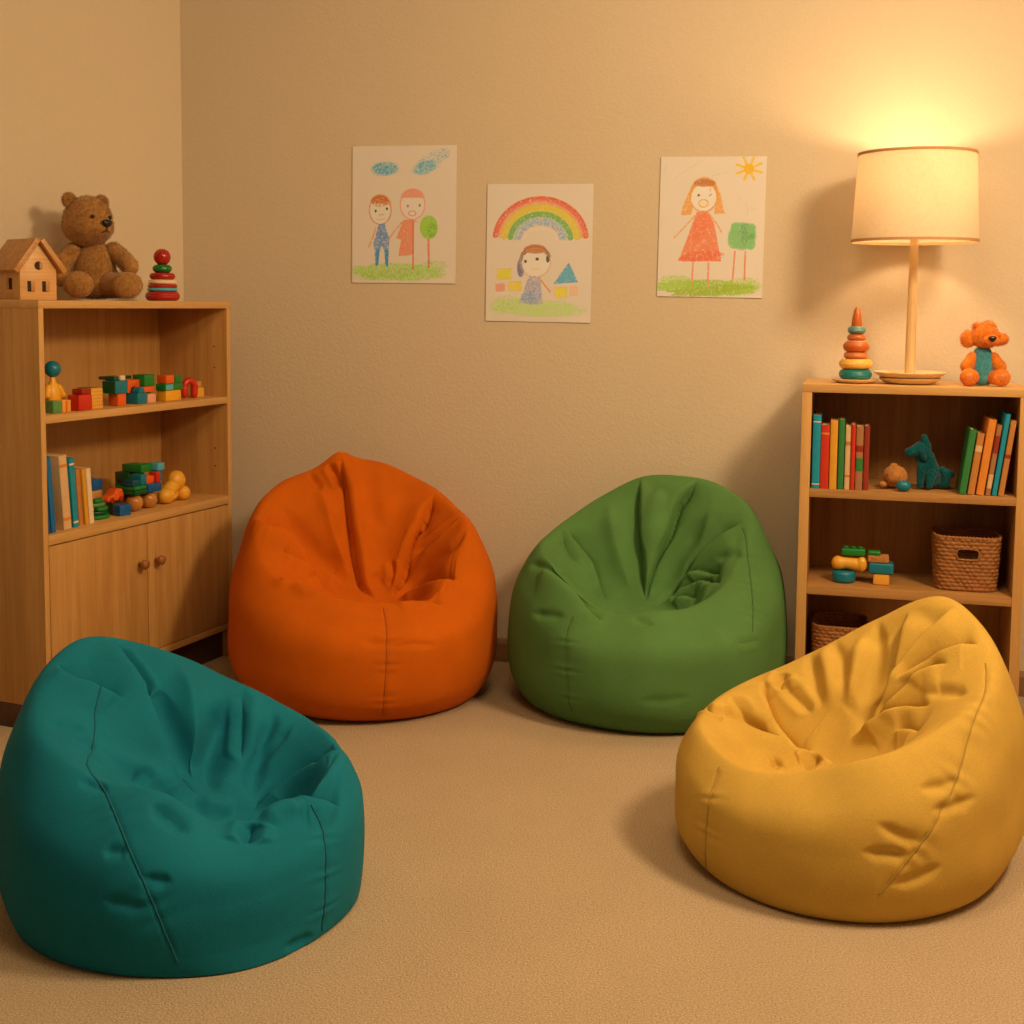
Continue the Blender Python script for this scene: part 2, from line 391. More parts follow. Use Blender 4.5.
BAGS = {
 'orange': dict(
  c=(-0.46, 3.96),
  p=[-0.4, 3.81, 0.225],
  rg=[0.35, 0.343, 0.336, 0.332, 0.33, 0.324, 0.313, 0.296, 0.296, 0.308, 0.322, 0.34],
  rb=[0.42, 0.416, 0.413, 0.411, 0.41, 0.409, 0.408, 0.402, 0.4, 0.405, 0.413, 0.42],
  zb=[0.24, 0.24, 0.24, 0.24, 0.24, 0.24, 0.24, 0.22, 0.19, 0.18, 0.19, 0.22],
  rc=[0.327, 0.319, 0.321, 0.315, 0.303, 0.328, 0.324, 0.31, 0.271, 0.24, 0.27, 0.309],
  hc=[0.5, 0.551, 0.617, 0.677, 0.663, 0.614, 0.535, 0.416, 0.364, 0.337, 0.332, 0.361],
  sl=[0.2, 0.2, 0.2, 0.2, 0.2, 0.2, 0.2, 0.2, 0.2, 0.2, 0.2, 0.2],
  peaks=[[111, 7, 0.04, 0.0]],
  seed=20,
  folds=[
   ['tuck_l', 0.022, 0.017, [[110.0, 0.5482], [112.0, 0.6045], [111.2, 0.6327], [111.6, 0.6665], [111.6, 0.6863], [109.6, 0.7173], [109.2, 0.7497], [106.8, 0.7736], [87.6, 0.8131]]],
   ['tuck_r', 0.021, 0.016, [[46.4, 0.5439], [47.2, 0.5933], [48.0, 0.6327], [50.0, 0.6623], [52.8, 0.6905], [54.0, 0.7032], [56.4, 0.7299], [58.0, 0.7595], [66.0, 0.7962]]],
   ['groove', 0.009, 0.01, [[16.8, 0.5397], [19.6, 0.5721], [23.2, 0.5975], [27.2, 0.6228], [32.0, 0.644], [37.2, 0.6623], [42.8, 0.6792], [48.4, 0.6947]]],
   ['valley', 0.014, 0.022, [[4.8, 0.5059], [-0.4, 0.5637], [2.0, 0.6186], [8.0, 0.6454], [21.6, 0.682], [32.4, 0.713], [37.6, 0.7285], [49.6, 0.7595], [63.2, 0.7934]]],
   ['tuck_l', 0.02, 0.015, [[337.2, 0.4904], [335.6, 0.5214], [339.2, 0.589], [346.4, 0.6524], [360.8, 0.7046], [388.0, 0.744], [398.0, 0.7609], [407.6, 0.7779], [416.4, 0.7948]]],
   ['tuck_l', 0.01, 0.011, [[320.4, 0.4622], [317.6, 0.4819], [315.2, 0.5045], [310.8, 0.5143], [306.8, 0.5327], [301.2, 0.527], [295.6, 0.5172]]],
   ['tuck_r', 0.02, 0.018, [[180.0, 0.4988], [179.6, 0.5608], [172.4, 0.6045], [165.6, 0.6412], [161.6, 0.6679], [160.0, 0.7032], [163.6, 0.7257], [159.6, 0.7511], [146.4, 0.7779]]],
   ['tuck_r', 0.013, 0.013, [[188.4, 0.62], [183.6, 0.6482], [177.6, 0.6722], [171.6, 0.6933], [168.4, 0.7102], [166.0, 0.7271]]],
   ['ridge', 0.01, 0.022, [[217.6, 0.4904], [221.6, 0.5017], [225.2, 0.5129], [222.4, 0.6017], [238.4, 0.5214], [243.2, 0.5186], [252.0, 0.5242], [257.2, 0.5172], [262.0, 0.5143]]],
   ['groove', 0.014, 0.011, [[119.6, 0.5425], [118.4, 0.5623], [117.2, 0.5778], [116.4, 0.5918], [115.6, 0.6059], [114.4, 0.6186]]],
   ['valley', 0.012, 0.014, [[130.4, 0.5313], [130.8, 0.551], [130.4, 0.5637], [130.0, 0.5749], [128.8, 0.5862], [128.0, 0.5975]]],
   ['ridge', 0.014, 0.028, [[129.6, 0.5693], [129.2, 0.6088], [128.4, 0.6398], [128.0, 0.6524], [127.6, 0.6764], [126.4, 0.7004], [126.0, 0.7116], [123.2, 0.737], [120.8, 0.7638]]],
   ['valley', 0.018, 0.028, [[159.2, 0.5566], [158.4, 0.5961], [156.4, 0.6313], [153.2, 0.6581], [149.2, 0.6834], [144.4, 0.7074], [139.2, 0.7299], [132.0, 0.7539], [124.0, 0.7821]]],
   ['ridge', 0.01, 0.035, [[85.6, 0.5468], [85.2, 0.5721], [84.4, 0.5918], [83.6, 0.6116], [82.8, 0.6271], [82.0, 0.6412], [81.2, 0.6553], [80.4, 0.6679], [79.2, 0.6792]]],
   ['groove', 0.009, 0.011, [[70.8, 0.7215], [69.2, 0.7299], [67.2, 0.7398], [66.0, 0.7483], [68.0, 0.7609], [69.6, 0.7736]]],
   ['ridge', 0.008, 0.018, [[48.8, 0.6299], [49.2, 0.6468], [50.4, 0.6623], [51.2, 0.6764], [52.4, 0.6905], [53.2, 0.7046], [53.6, 0.7187], [54.4, 0.7328]]],
   ['valley', 0.005, 0.014, [[274.0, 0.3748], [277.6, 0.3678], [280.8, 0.3607], [284.4, 0.3537], [288.0, 0.3579], [291.6, 0.3607], [295.2, 0.3622]]],
   ['valley', 0.004, 0.01, [[287.2, 0.3283], [290.8, 0.3297], [294.4, 0.3312], [298.0, 0.3312], [301.6, 0.3185], [305.2, 0.3016], [309.2, 0.2818]]],
  ],
  seams=[
   [[289.6, 0.4918], [288.9, 0.4613], [288.3, 0.4314], [287.6, 0.3995], [287.0, 0.3634], [286.6, 0.3242], [286.4, 0.2852], [286.2, 0.2492], [286.0, 0.2175], [285.7, 0.1891], [285.5, 0.1616], [285.4, 0.1319], [285.4, 0.0963], [285.6, 0.055]],
  ],
 ),
 'green': dict(
  c=(0.41, 3.885),
  p=[0.395, 3.75, 0.225],
  rg=[0.326, 0.322, 0.258, 0.241, 0.273, 0.346, 0.346, 0.331, 0.316, 0.322, 0.327, 0.325],
  rb=[0.422, 0.373, 0.298, 0.276, 0.317, 0.389, 0.416, 0.407, 0.401, 0.399, 0.398, 0.4],
  zb=[0.24, 0.24, 0.24, 0.24, 0.24, 0.24, 0.24, 0.22, 0.19, 0.18, 0.19, 0.22],
  rc=[0.318, 0.287, 0.251, 0.241, 0.261, 0.297, 0.319, 0.31, 0.27, 0.25, 0.25, 0.281],
  hc=[0.564, 0.644, 0.666, 0.655, 0.589, 0.511, 0.475, 0.432, 0.328, 0.335, 0.345, 0.412],
  sl=[0.2, 0.2, 0.2, 0.2, 0.2, 0.2, 0.2, 0.2, 0.2, 0.2, 0.2, 0.2],
  seed=21,
  folds=[
   ['tuck_l', 0.019, 0.015, [[89.6, 0.5397], [91.2, 0.5848], [92.4, 0.62], [92.4, 0.6482], [91.6, 0.6722], [88.4, 0.7074], [86.8, 0.7314], [85.6, 0.7567], [84.4, 0.7905]]],
   ['tuck_r', 0.023, 0.017, [[46.0, 0.5298], [49.2, 0.5749], [55.2, 0.6214], [58.0, 0.6581], [60.4, 0.6792], [64.8, 0.7004], [71.6, 0.7314], [79.2, 0.768], [84.4, 0.8032]]],
   ['tuck_l', 0.018, 0.016, [[1.6, 0.5623], [6.8, 0.6073], [12.4, 0.6412], [19.2, 0.6679], [25.6, 0.6905], [34.0, 0.7243], [39.6, 0.7483], [47.2, 0.775], [60.8, 0.8046]]],
   ['valley', 0.016, 0.024, [[29.6, 0.6045], [33.2, 0.6355], [38.0, 0.6609], [43.2, 0.6834], [49.2, 0.7032], [52.0, 0.7144], [58.4, 0.737], [67.2, 0.7609], [80.0, 0.7905]]],
   ['tuck_l', 0.013, 0.012, [[350.0, 0.6665], [362.4, 0.6933], [372.4, 0.7046], [380.0, 0.7116], [386.8, 0.7201], [392.0, 0.7314]]],
   ['tuck_l', 0.017, 0.014, [[331.2, 0.6059], [348.8, 0.6848], [365.6, 0.7144], [373.6, 0.7271], [381.6, 0.7398], [389.2, 0.7511], [395.2, 0.7652], [402.0, 0.7793], [410.4, 0.7934]]],
   ['tuck_l', 0.01, 0.01, [[357.2, 0.7412], [368.8, 0.7553], [377.2, 0.7609], [384.0, 0.7694], [390.0, 0.7793], [396.0, 0.7891]]],
   ['tuck_r', 0.019, 0.016, [[198.8, 0.4805], [208.8, 0.4946], [212.8, 0.4988], [216.4, 0.5017], [222.4, 0.5045], [228.8, 0.4946], [231.6, 0.4862], [234.8, 0.4805], [242.0, 0.4664]]],
   ['tuck_r', 0.019, 0.02, [[148.4, 0.5538], [147.2, 0.6017], [146.0, 0.6228], [144.8, 0.6412], [141.2, 0.6736], [142.0, 0.7018], [142.8, 0.7159], [144.0, 0.7314], [146.4, 0.7638]]],
   ['valley', 0.012, 0.018, [[151.6, 0.5369], [154.4, 0.5707], [157.2, 0.5975], [158.0, 0.6243], [158.4, 0.6454], [158.4, 0.6665]]],
   ['ridge', 0.014, 0.03, [[115.2, 0.5552], [116.0, 0.5989], [116.8, 0.6341], [116.8, 0.6496], [116.0, 0.6764], [114.4, 0.7032], [114.0, 0.7159], [110.4, 0.744], [106.8, 0.775]]],
   ['ridge', 0.012, 0.024, [[74.0, 0.5679], [74.4, 0.5876], [74.4, 0.6073], [75.2, 0.6369], [75.6, 0.6496], [76.4, 0.6623], [78.0, 0.6848], [79.2, 0.6947], [80.4, 0.706]]],
   ['valley', 0.008, 0.016, [[186.8, 0.4552], [193.2, 0.4692], [198.4, 0.4791], [202.8, 0.4876], [206.4, 0.496]]],
   ['valley', 0.008, 0.014, [[207.6, 0.3424], [212.8, 0.3607], [217.2, 0.3791], [220.8, 0.3974], [224.4, 0.4129], [227.6, 0.427]]],
   ['groove', 0.0022, 0.01, [[305.6, 0.3396], [308.0, 0.334], [310.8, 0.3269], [313.6, 0.3185], [316.4, 0.31], [320.0, 0.2973]]],
   ['valley', 0.003, 0.014, [[260.8, 0.1635], [264.0, 0.1649], [267.2, 0.1663], [270.4, 0.1663], [273.6, 0.1677], [276.8, 0.1719], [280.0, 0.1747], [283.6, 0.1761]]],
   ['valley', 0.008, 0.016, [[341.2, 0.5101], [342.0, 0.5439], [346.8, 0.5904], [352.0, 0.6271], [359.2, 0.6553], [366.4, 0.6722]]],
   ['valley', 0.006, 0.014, [[256.0, 0.5101], [259.2, 0.489], [262.0, 0.4749], [264.4, 0.4664], [267.2, 0.4622], [270.0, 0.4594]]],
  ],
  seams=[
   [[229.2, 0.4312], [229.2, 0.4046], [229.5, 0.3755], [229.9, 0.3437], [230.2, 0.3105], [230.5, 0.278], [230.7, 0.2483], [230.9, 0.222], [231.1, 0.1987], [231.3, 0.177], [231.6, 0.1558], [231.8, 0.1332], [231.8, 0.1075], [231.6, 0.0789]],
   [[358.4, 0.5679], [352.9, 0.5539], [348.0, 0.537], [343.9, 0.519], [340.7, 0.5025], [338.1, 0.4878], [335.6, 0.474], [333.1, 0.4609], [330.4, 0.4479], [327.6, 0.4343], [324.7, 0.4189], [321.8, 0.4005], [319.1, 0.3785], [316.8, 0.3537]],
  ],
 ),
 'teal': dict(
  c=(-0.65, 2.56),
  p=[-0.475, 2.46, 0.115],
  rg=[0.346, 0.33, 0.316, 0.31, 0.308, 0.311, 0.32, 0.333, 0.336, 0.343, 0.363, 0.349],
  rb=[0.355, 0.335, 0.341, 0.351, 0.361, 0.37, 0.375, 0.358, 0.357, 0.361, 0.364, 0.365],
  zb=[0.16, 0.16, 0.17, 0.17, 0.18, 0.18, 0.18, 0.17, 0.14, 0.125, 0.125, 0.14],
  rc=[0.301, 0.303, 0.308, 0.298, 0.3, 0.302, 0.29, 0.28, 0.24, 0.22, 0.24, 0.268],
  hc=[0.273, 0.272, 0.297, 0.36, 0.439, 0.48, 0.433, 0.368, 0.31, 0.293, 0.23, 0.243],
  sl=[0.2, 0.2, 0.2, 0.2, 0.2, 0.2, 0.2, 0.2, 0.2, 0.2, 0.2, 0.2],
  seed=22,
  folds=[
   ['tuck_r', 0.026, 0.017, [[138.0, 0.5186], [138.8, 0.5792], [138.0, 0.6186], [137.6, 0.6412], [139.2, 0.6722], [141.2, 0.7004], [142.4, 0.7187], [143.2, 0.7483], [135.2, 0.7779]]],
   ['groove', 0.014, 0.01, [[136.0, 0.5439], [135.2, 0.5623], [134.4, 0.5778], [133.6, 0.5933], [133.6, 0.6102], [133.2, 0.6243], [134.4, 0.6398], [135.2, 0.6524]]],
   ['valley', 0.034, 0.03, [[85.2, 0.5594], [90.0, 0.6158], [92.8, 0.6383], [99.2, 0.6736], [102.8, 0.6891], [109.6, 0.7173], [116.8, 0.7454], [118.0, 0.7581], [118.4, 0.7877]]],
   ['valley', 0.016, 0.016, [[127.6, 0.6228], [128.8, 0.6482], [129.6, 0.6609], [130.0, 0.6708], [130.4, 0.6919], [131.2, 0.713], [131.2, 0.7229], [130.8, 0.7328], [131.2, 0.7553]]],
   ['ridge', 0.014, 0.024, [[109.2, 0.5468], [111.6, 0.5961], [112.4, 0.6158], [113.2, 0.6327], [115.2, 0.6609], [116.8, 0.6863], [117.6, 0.6975], [119.2, 0.7102], [122.0, 0.7342]]],
   ['groove', 0.009, 0.012, [[80.4, 0.5327], [81.6, 0.5707], [82.8, 0.6003], [83.6, 0.6243], [84.8, 0.6454], [85.6, 0.6637], [86.4, 0.6792], [86.4, 0.6947], [86.8, 0.7102]]],
   ['valley', 0.009, 0.012, [[54.8, 0.5721], [58.8, 0.6088], [63.2, 0.6383], [68.0, 0.6623], [73.2, 0.6848], [78.8, 0.706]]],
   ['valley', 0.016, 0.018, [[64.8, 0.5482], [66.4, 0.5834], [68.0, 0.6144], [73.2, 0.6609], [75.6, 0.6806], [77.2, 0.6989], [81.2, 0.7356], [82.4, 0.7539], [83.6, 0.775]]],
   ['tuck_l', 0.018, 0.015, [[9.6, 0.4791], [16.8, 0.589], [25.6, 0.6186], [32.4, 0.644], [46.4, 0.6863], [59.6, 0.7201], [65.6, 0.737], [71.6, 0.7553], [84.4, 0.799]]],
   ['tuck_l', 0.016, 0.014, [[342.8, 0.4115], [341.2, 0.4368], [339.6, 0.4594], [337.6, 0.4805], [336.0, 0.5045], [333.6, 0.5327], [329.6, 0.5341]]],
   ['groove', 0.016, 0.014, [[311.6, 0.5059], [309.2, 0.4833], [306.8, 0.465], [305.2, 0.4481]]],
   ['tuck_r', 0.013, 0.013, [[168.8, 0.5284], [169.2, 0.5496], [168.8, 0.5651], [166.8, 0.5806], [164.0, 0.5947], [162.0, 0.6088], [159.6, 0.6214], [157.2, 0.6327], [155.2, 0.644]]],
   ['valley', 0.01, 0.012, [[169.6, 0.7187], [176.8, 0.7144], [184.8, 0.7088], [194.0, 0.7004]]],
   ['valley', 0.013, 0.018, [[268.4, 0.4847], [272.4, 0.4805], [276.4, 0.4763], [280.0, 0.4721], [282.8, 0.4636], [285.6, 0.4537]]],
   ['ridge', 0.014, 0.028, [[193.2, 0.6468], [190.4, 0.6609], [184.8, 0.6848], [180.8, 0.6975], [173.6, 0.7201], [169.6, 0.7314], [165.6, 0.7426], [156.4, 0.7652], [152.0, 0.775]]],
   ['ridge', 0.012, 0.022, [[147.2, 0.7863], [137.2, 0.7948], [126.4, 0.8004], [116.8, 0.8089], [108.0, 0.8215]]],
   ['ridge', 0.014, 0.02, [[312.4, 0.4777], [316.8, 0.489], [321.2, 0.5003], [325.6, 0.496], [329.2, 0.4833], [333.2, 0.4735]]],
   ['valley', 0.007, 0.014, [[197.6, 0.6017], [197.2, 0.6102], [196.4, 0.6186], [195.6, 0.6271], [195.2, 0.6341], [194.4, 0.6412]]],
   ['valley', 0.006, 0.014, [[200.8, 0.5383], [199.6, 0.558], [198.0, 0.5749], [195.2, 0.5933], [192.4, 0.6102], [188.4, 0.6257]]],
   ['valley', 0.006, 0.012, [[235.2, 0.4988], [238.0, 0.5003], [240.4, 0.5017], [243.6, 0.5003], [246.8, 0.4974], [250.0, 0.4918]]],
   ['valley', 0.006, 0.012, [[256.8, 0.3875], [258.4, 0.3889], [260.4, 0.3903], [262.4, 0.3917], [264.0, 0.396], [266.0, 0.3988]]],
   ['valley', 0.004, 0.011, [[258.8, 0.2677], [261.6, 0.2663], [264.8, 0.2649], [267.6, 0.2621], [270.0, 0.2621], [272.8, 0.2607]]],
   ['valley', 0.006, 0.012, [[269.6, 0.341], [271.6, 0.3382], [273.6, 0.3354], [275.6, 0.334], [278.0, 0.3354], [280.0, 0.3382]]],
   ['valley', 0.006, 0.011, [[310.8, 0.0479], [313.2, 0.0465], [316.0, 0.0423], [318.4, 0.0423], [321.2, 0.0409], [324.0, 0.038]]],
  ],
  seams=[
   [[162.8, 0.613], [173.9, 0.6248], [185.7, 0.6349], [200.6, 0.6304], [221.0, 0.5891], [242.5, 0.5185], [256.9, 0.4562], [263.9, 0.4137], [267.9, 0.3742], [271.1, 0.3282], [273.8, 0.2758], [276.2, 0.2173], [278.5, 0.1518], [280.8, 0.0803]],
   [[332.4, 0.4636], [331.9, 0.4388], [331.2, 0.4116], [330.1, 0.3793], [329.3, 0.3408], [328.8, 0.2988], [328.5, 0.2592], [328.1, 0.2255], [327.8, 0.1961], [327.6, 0.1681], [327.4, 0.1401], [327.2, 0.1101], [327.1, 0.0759], [327.2, 0.038]],
  ],
 ),
 'yellow': dict(
  c=(0.73, 2.78),
  p=[0.6, 2.69, 0.15],
  rg=[0.312, 0.315, 0.318, 0.319, 0.317, 0.313, 0.311, 0.323, 0.337, 0.334, 0.318, 0.315],
  rb=[0.405, 0.4, 0.388, 0.374, 0.363, 0.353, 0.358, 0.361, 0.366, 0.368, 0.366, 0.366],
  zb=[0.18, 0.18, 0.18, 0.17, 0.17, 0.16, 0.15, 0.13, 0.13, 0.14, 0.16, 0.18],
  rc=[0.306, 0.304, 0.305, 0.293, 0.299, 0.298, 0.307, 0.279, 0.25, 0.27, 0.27, 0.3],
  hc=[0.476, 0.536, 0.464, 0.372, 0.31, 0.28, 0.269, 0.241, 0.259, 0.306, 0.35, 0.412],
  sl=[0.2, 0.2, 0.2, 0.2, 0.2, 0.2, 0.2, 0.2, 0.2, 0.2, 0.2, 0.2],
  seed=23,
  folds=[
   ['tuck_l', 0.022, 0.016, [[42.4, 0.5651], [39.6, 0.6045], [37.2, 0.6341], [35.6, 0.6567], [32.8, 0.6778], [30.4, 0.7074], [30.8, 0.7257], [34.0, 0.7454], [42.8, 0.7624]]],
   ['tuck_l', 0.019, 0.015, [[21.2, 0.5341], [22.0, 0.5693], [23.6, 0.5989], [25.2, 0.6257], [26.8, 0.6468], [28.0, 0.6778], [28.0, 0.6961], [29.2, 0.7159], [31.2, 0.7356]]],
   ['tuck_l', 0.016, 0.014, [[358.4, 0.5383], [361.6, 0.5552], [364.8, 0.5707], [369.6, 0.6031], [372.0, 0.6186], [374.0, 0.6327], [378.0, 0.6567], [380.0, 0.6679], [381.6, 0.6792]]],
   ['tuck_l', 0.016, 0.014, [[359.2, 0.6059], [364.0, 0.62], [369.6, 0.644], [372.0, 0.6567], [374.8, 0.6778], [376.4, 0.6891], [378.0, 0.6989], [382.8, 0.7201], [385.6, 0.7299]]],
   ['valley', 0.01, 0.016, [[333.2, 0.5707], [338.8, 0.5961], [344.8, 0.6172], [350.4, 0.6341], [355.6, 0.6496], [361.2, 0.6637]]],
   ['tuck_l', 0.016, 0.013, [[348.4, 0.6567], [355.6, 0.6722], [362.8, 0.6848], [368.0, 0.6975], [373.2, 0.7102], [378.4, 0.7215], [384.0, 0.7328], [388.8, 0.7426], [393.2, 0.7539]]],
   ['tuck_l', 0.01, 0.01, [[334.4, 0.675], [344.4, 0.6905], [350.8, 0.7004], [354.8, 0.7088], [359.2, 0.7173]]],
   ['tuck_r', 0.019, 0.017, [[115.6, 0.5538], [115.2, 0.5904], [114.8, 0.6214], [112.0, 0.6693], [109.2, 0.6919], [105.2, 0.7116], [94.0, 0.7511], [85.2, 0.7666], [75.2, 0.7821]]],
   ['groove', 0.014, 0.012, [[103.6, 0.5594], [104.4, 0.5679], [105.6, 0.5763], [106.4, 0.5848], [106.8, 0.5961], [107.6, 0.6059]]],
   ['groove', 0.009, 0.012, [[104.8, 0.5834], [102.0, 0.6144], [98.4, 0.6398], [94.0, 0.6609], [88.8, 0.6806], [83.2, 0.6989]]],
   ['valley', 0.01, 0.016, [[92.0, 0.5129], [90.0, 0.5721], [87.2, 0.6088], [84.8, 0.6383], [82.4, 0.6609], [79.6, 0.682], [76.4, 0.7032]]],
   ['valley', 0.01, 0.018, [[80.4, 0.5172], [78.0, 0.5651], [74.4, 0.6017], [70.4, 0.6299], [68.0, 0.6496], [65.2, 0.6679], [62.4, 0.6848], [58.8, 0.7004]]],
   ['ridge', 0.01, 0.022, [[84.8, 0.5143], [83.6, 0.5623], [80.8, 0.5975], [78.4, 0.6257], [76.0, 0.6482], [74.0, 0.6665], [71.2, 0.6848], [69.2, 0.7004], [66.0, 0.7173]]],
   ['ridge', 0.012, 0.026, [[64.8, 0.5679], [63.2, 0.5947], [61.2, 0.6186], [59.6, 0.6369], [58.4, 0.6524], [56.8, 0.6792], [56.4, 0.6919], [55.6, 0.7046], [54.4, 0.7173]]],
   ['valley', 0.013, 0.02, [[60.0, 0.5355], [57.6, 0.5693], [53.2, 0.6186], [51.2, 0.6355], [48.4, 0.6637], [47.6, 0.6764], [46.8, 0.6877], [45.6, 0.7102], [44.8, 0.7215]]],
   ['valley', 0.014, 0.018, [[154.0, 0.5143], [151.2, 0.5552], [146.0, 0.5834], [135.6, 0.6327], [130.8, 0.6553], [126.0, 0.675], [114.8, 0.7102], [108.8, 0.7271], [102.4, 0.7426]]],
   ['groove', 0.008, 0.011, [[137.6, 0.5383], [136.0, 0.5792], [134.0, 0.6158], [131.2, 0.6454], [126.0, 0.6679], [120.4, 0.6905], [114.4, 0.7102]]],
   ['groove', 0.015, 0.013, [[81.6, 0.8258], [74.8, 0.8159], [70.8, 0.8018], [67.6, 0.7891]]],
   ['valley', 0.008, 0.013, [[126.8, 0.7905], [120.4, 0.7891], [114.4, 0.7877], [109.2, 0.7849]]],
   ['groove', 0.01, 0.01, [[151.2, 0.4777], [150.8, 0.4777], [154.4, 0.5059], [155.2, 0.5425], [152.8, 0.5651], [150.0, 0.5862]]],
   ['valley', 0.006, 0.012, [[265.6, 0.3622], [268.0, 0.3467], [270.4, 0.3312], [273.2, 0.3157], [276.0, 0.3016], [278.8, 0.2875], [281.6, 0.2734]]],
   ['valley', 0.006, 0.012, [[261.2, 0.2734], [264.0, 0.2706], [266.8, 0.2663], [269.6, 0.2635], [272.4, 0.2593], [275.6, 0.2536], [278.4, 0.2494]]],
   ['valley', 0.007, 0.012, [[280.4, 0.4227], [284.0, 0.4199], [287.2, 0.4157], [290.8, 0.4129], [294.8, 0.4115], [298.4, 0.4087]]],
   ['valley', 0.006, 0.012, [[282.8, 0.365], [285.6, 0.3622], [289.2, 0.3579], [292.4, 0.3551], [296.0, 0.3537], [299.6, 0.3523], [303.6, 0.3481]]],
   ['valley', 0.006, 0.012, [[270.0, 0.1705], [272.8, 0.1761], [276.0, 0.1804], [278.8, 0.1846], [282.0, 0.1931], [284.8, 0.2001], [288.0, 0.2071]]],
  ],
  seams=[
   [[202.0, 0.4707], [203.4, 0.4464], [204.7, 0.4204], [205.7, 0.3915], [206.6, 0.3587], [207.3, 0.3226], [207.6, 0.2852], [207.6, 0.2498], [207.6, 0.218], [207.7, 0.1895], [207.7, 0.1622], [207.1, 0.131], [205.3, 0.089], [202.0, 0.0352]],
   [[347.2, 0.5383], [335.4, 0.5351], [324.0, 0.5195], [314.4, 0.4931], [307.3, 0.4647], [301.5, 0.4379], [296.2, 0.4099], [291.2, 0.3781], [286.8, 0.3428], [282.6, 0.3052], [278.7, 0.2661], [274.8, 0.2262], [271.0, 0.1855], [267.2, 0.1437]],
  ],
 ),
}


def seg_dist(P, pts):
    """distance of every surface point to a polyline, the foot's fraction along it and the side it lies on"""
    best = np.full(len(P), 1e9); fr = np.zeros(len(P)); side = np.zeros((len(P), 3)); tang = np.zeros((len(P), 3))
    L = np.linalg.norm(np.diff(pts, axis=0), axis=1); cum = np.concatenate([[0], np.cumsum(L)]); tot = cum[-1]
    for i in range(len(pts) - 1):
        a, b = pts[i], pts[i + 1]; ab = b - a
        t = np.clip(((P - a) @ ab) / (ab @ ab), 0, 1)
        q = a + t[:, None] * ab; d = np.linalg.norm(P - q, axis=1)
        m = d < best; best[m] = d[m]; fr[m] = ((cum[i] + t * L[i]) / tot)[m]
        side[m] = (P - q)[m]; tang[m] = ab / np.linalg.norm(ab)
    return best, fr, side, tang

def smooth_line(P, n=60):
    P = np.asarray(P, float)
    if len(P) < 3: return np.stack([np.interp(np.linspace(0, 1, n), np.linspace(0, 1, len(P)), P[:, k]) for k in range(P.shape[1])], -1)
    Q = np.vstack([2 * P[0] - P[1], P, 2 * P[-1] - P[-2]]); out = []
    k = max(2, n // (len(P) - 1))
    for i in range(1, len(Q) - 2):
        for f in np.linspace(0, 1, k, endpoint=False):
            p0, p1, p2, p3 = Q[i - 1], Q[i], Q[i + 1], Q[i + 2]
            out.append(.5 * ((2 * p1) + (-p0 + p2) * f + (2 * p0 - 5 * p1 + 4 * p2 - p3) * f * f + (-p0 + 3 * p1 - 3 * p2 + p3) * f ** 3))
    out.append(P[-1]); return np.array(out)

def grid_normals(P):
    du = np.roll(P, -1, 0) - np.roll(P, 1, 0); dv = np.gradient(P, axis=1)
    n = np.cross(du, dv); n /= np.linalg.norm(n, axis=2, keepdims=True) + 1e-12
    return n

def value_noise(P, scale, seed):
    """cheap smooth 3-D noise from summed sines"""
    r = np.random.default_rng(seed); out = np.zeros(len(P))
    for _ in range(10):
        k = r.normal(size=3); k = k / np.linalg.norm(k) * scale * r.uniform(.6, 1.5)
        out += np.sin(P @ k + r.uniform(0, 6.28))
    return out / 3.2

def lookup(P, th, v, line):
    """(azimuth in degrees, v) polyline -> points on the surface"""
    out = []
    for a, b in line:
        i = (np.radians(a) / (2 * PI) * len(th)) % len(th); i0 = int(i) % len(th); i1 = (i0 + 1) % len(th); f = i - int(i)
        j = np.interp(b, v, np.arange(len(v))); j0 = int(j); j1 = min(j0 + 1, len(v) - 1); g = j - j0
        out.append((P[i0, j0] * (1 - f) + P[i1, j0] * f) * (1 - g) + (P[i0, j1] * (1 - f) + P[i1, j1] * f) * g)
    return np.array(out)

def crease(flat, nrm, line3, kind, depth, width):
    out = np.zeros(len(flat)); pad = 8 * width
    near = np.all((flat > line3.min(0) - pad) & (flat < line3.max(0) + pad), axis=1)
    out[near] = crease_near(flat[near], nrm[near], line3, kind, depth, width)
    return out

def crease_near(flat, nrm, line3, kind, depth, width):
    d, fr, side, tang = seg_dist(flat, line3)
    s = np.sign(np.einsum('ij,ij->i', np.cross(tang, side), nrm))        # +1 on the left of the line's run
    k = 3.0 if kind in ('valley', 'ridge') else 5.0
    taper = np.clip(np.minimum(fr * k, (1 - fr) * k), 0, 1); taper = taper * taper * (3 - 2 * taper)
    x = d / (width * (.45 + .55 * taper))
    if kind == 'groove':    # sharp valley with soft shoulders
        f = -np.exp(-np.abs(x) * 1.3) + .42 * np.exp(-((x - 2.1) / 1.0) ** 2)
    elif kind == 'tuck_l' or kind == 'tuck_r':   # pleat: one side rolls over the other
        sg = s if kind == 'tuck_l' else -s
        f = np.where(sg > 0, .62 * np.exp(-np.maximum(0, x - .9) ** 2 / 9) * (1 - np.exp(-x * 3)), -1.15 * np.exp(-x / 2.3)) - .35 * np.exp(-(x * 2.0) ** 2)
    elif kind == 'ridge':
        f = np.exp(-x * x)
    elif kind == 'valley':
        f = -np.exp(-x * x)
    end = np.where((fr <= 0) | (fr >= 1), 0, 1)
    soft = np.exp(-(np.maximum(0, x - 4.5) / 1.5) ** 2)
    return 1.4 * depth * f * taper * soft

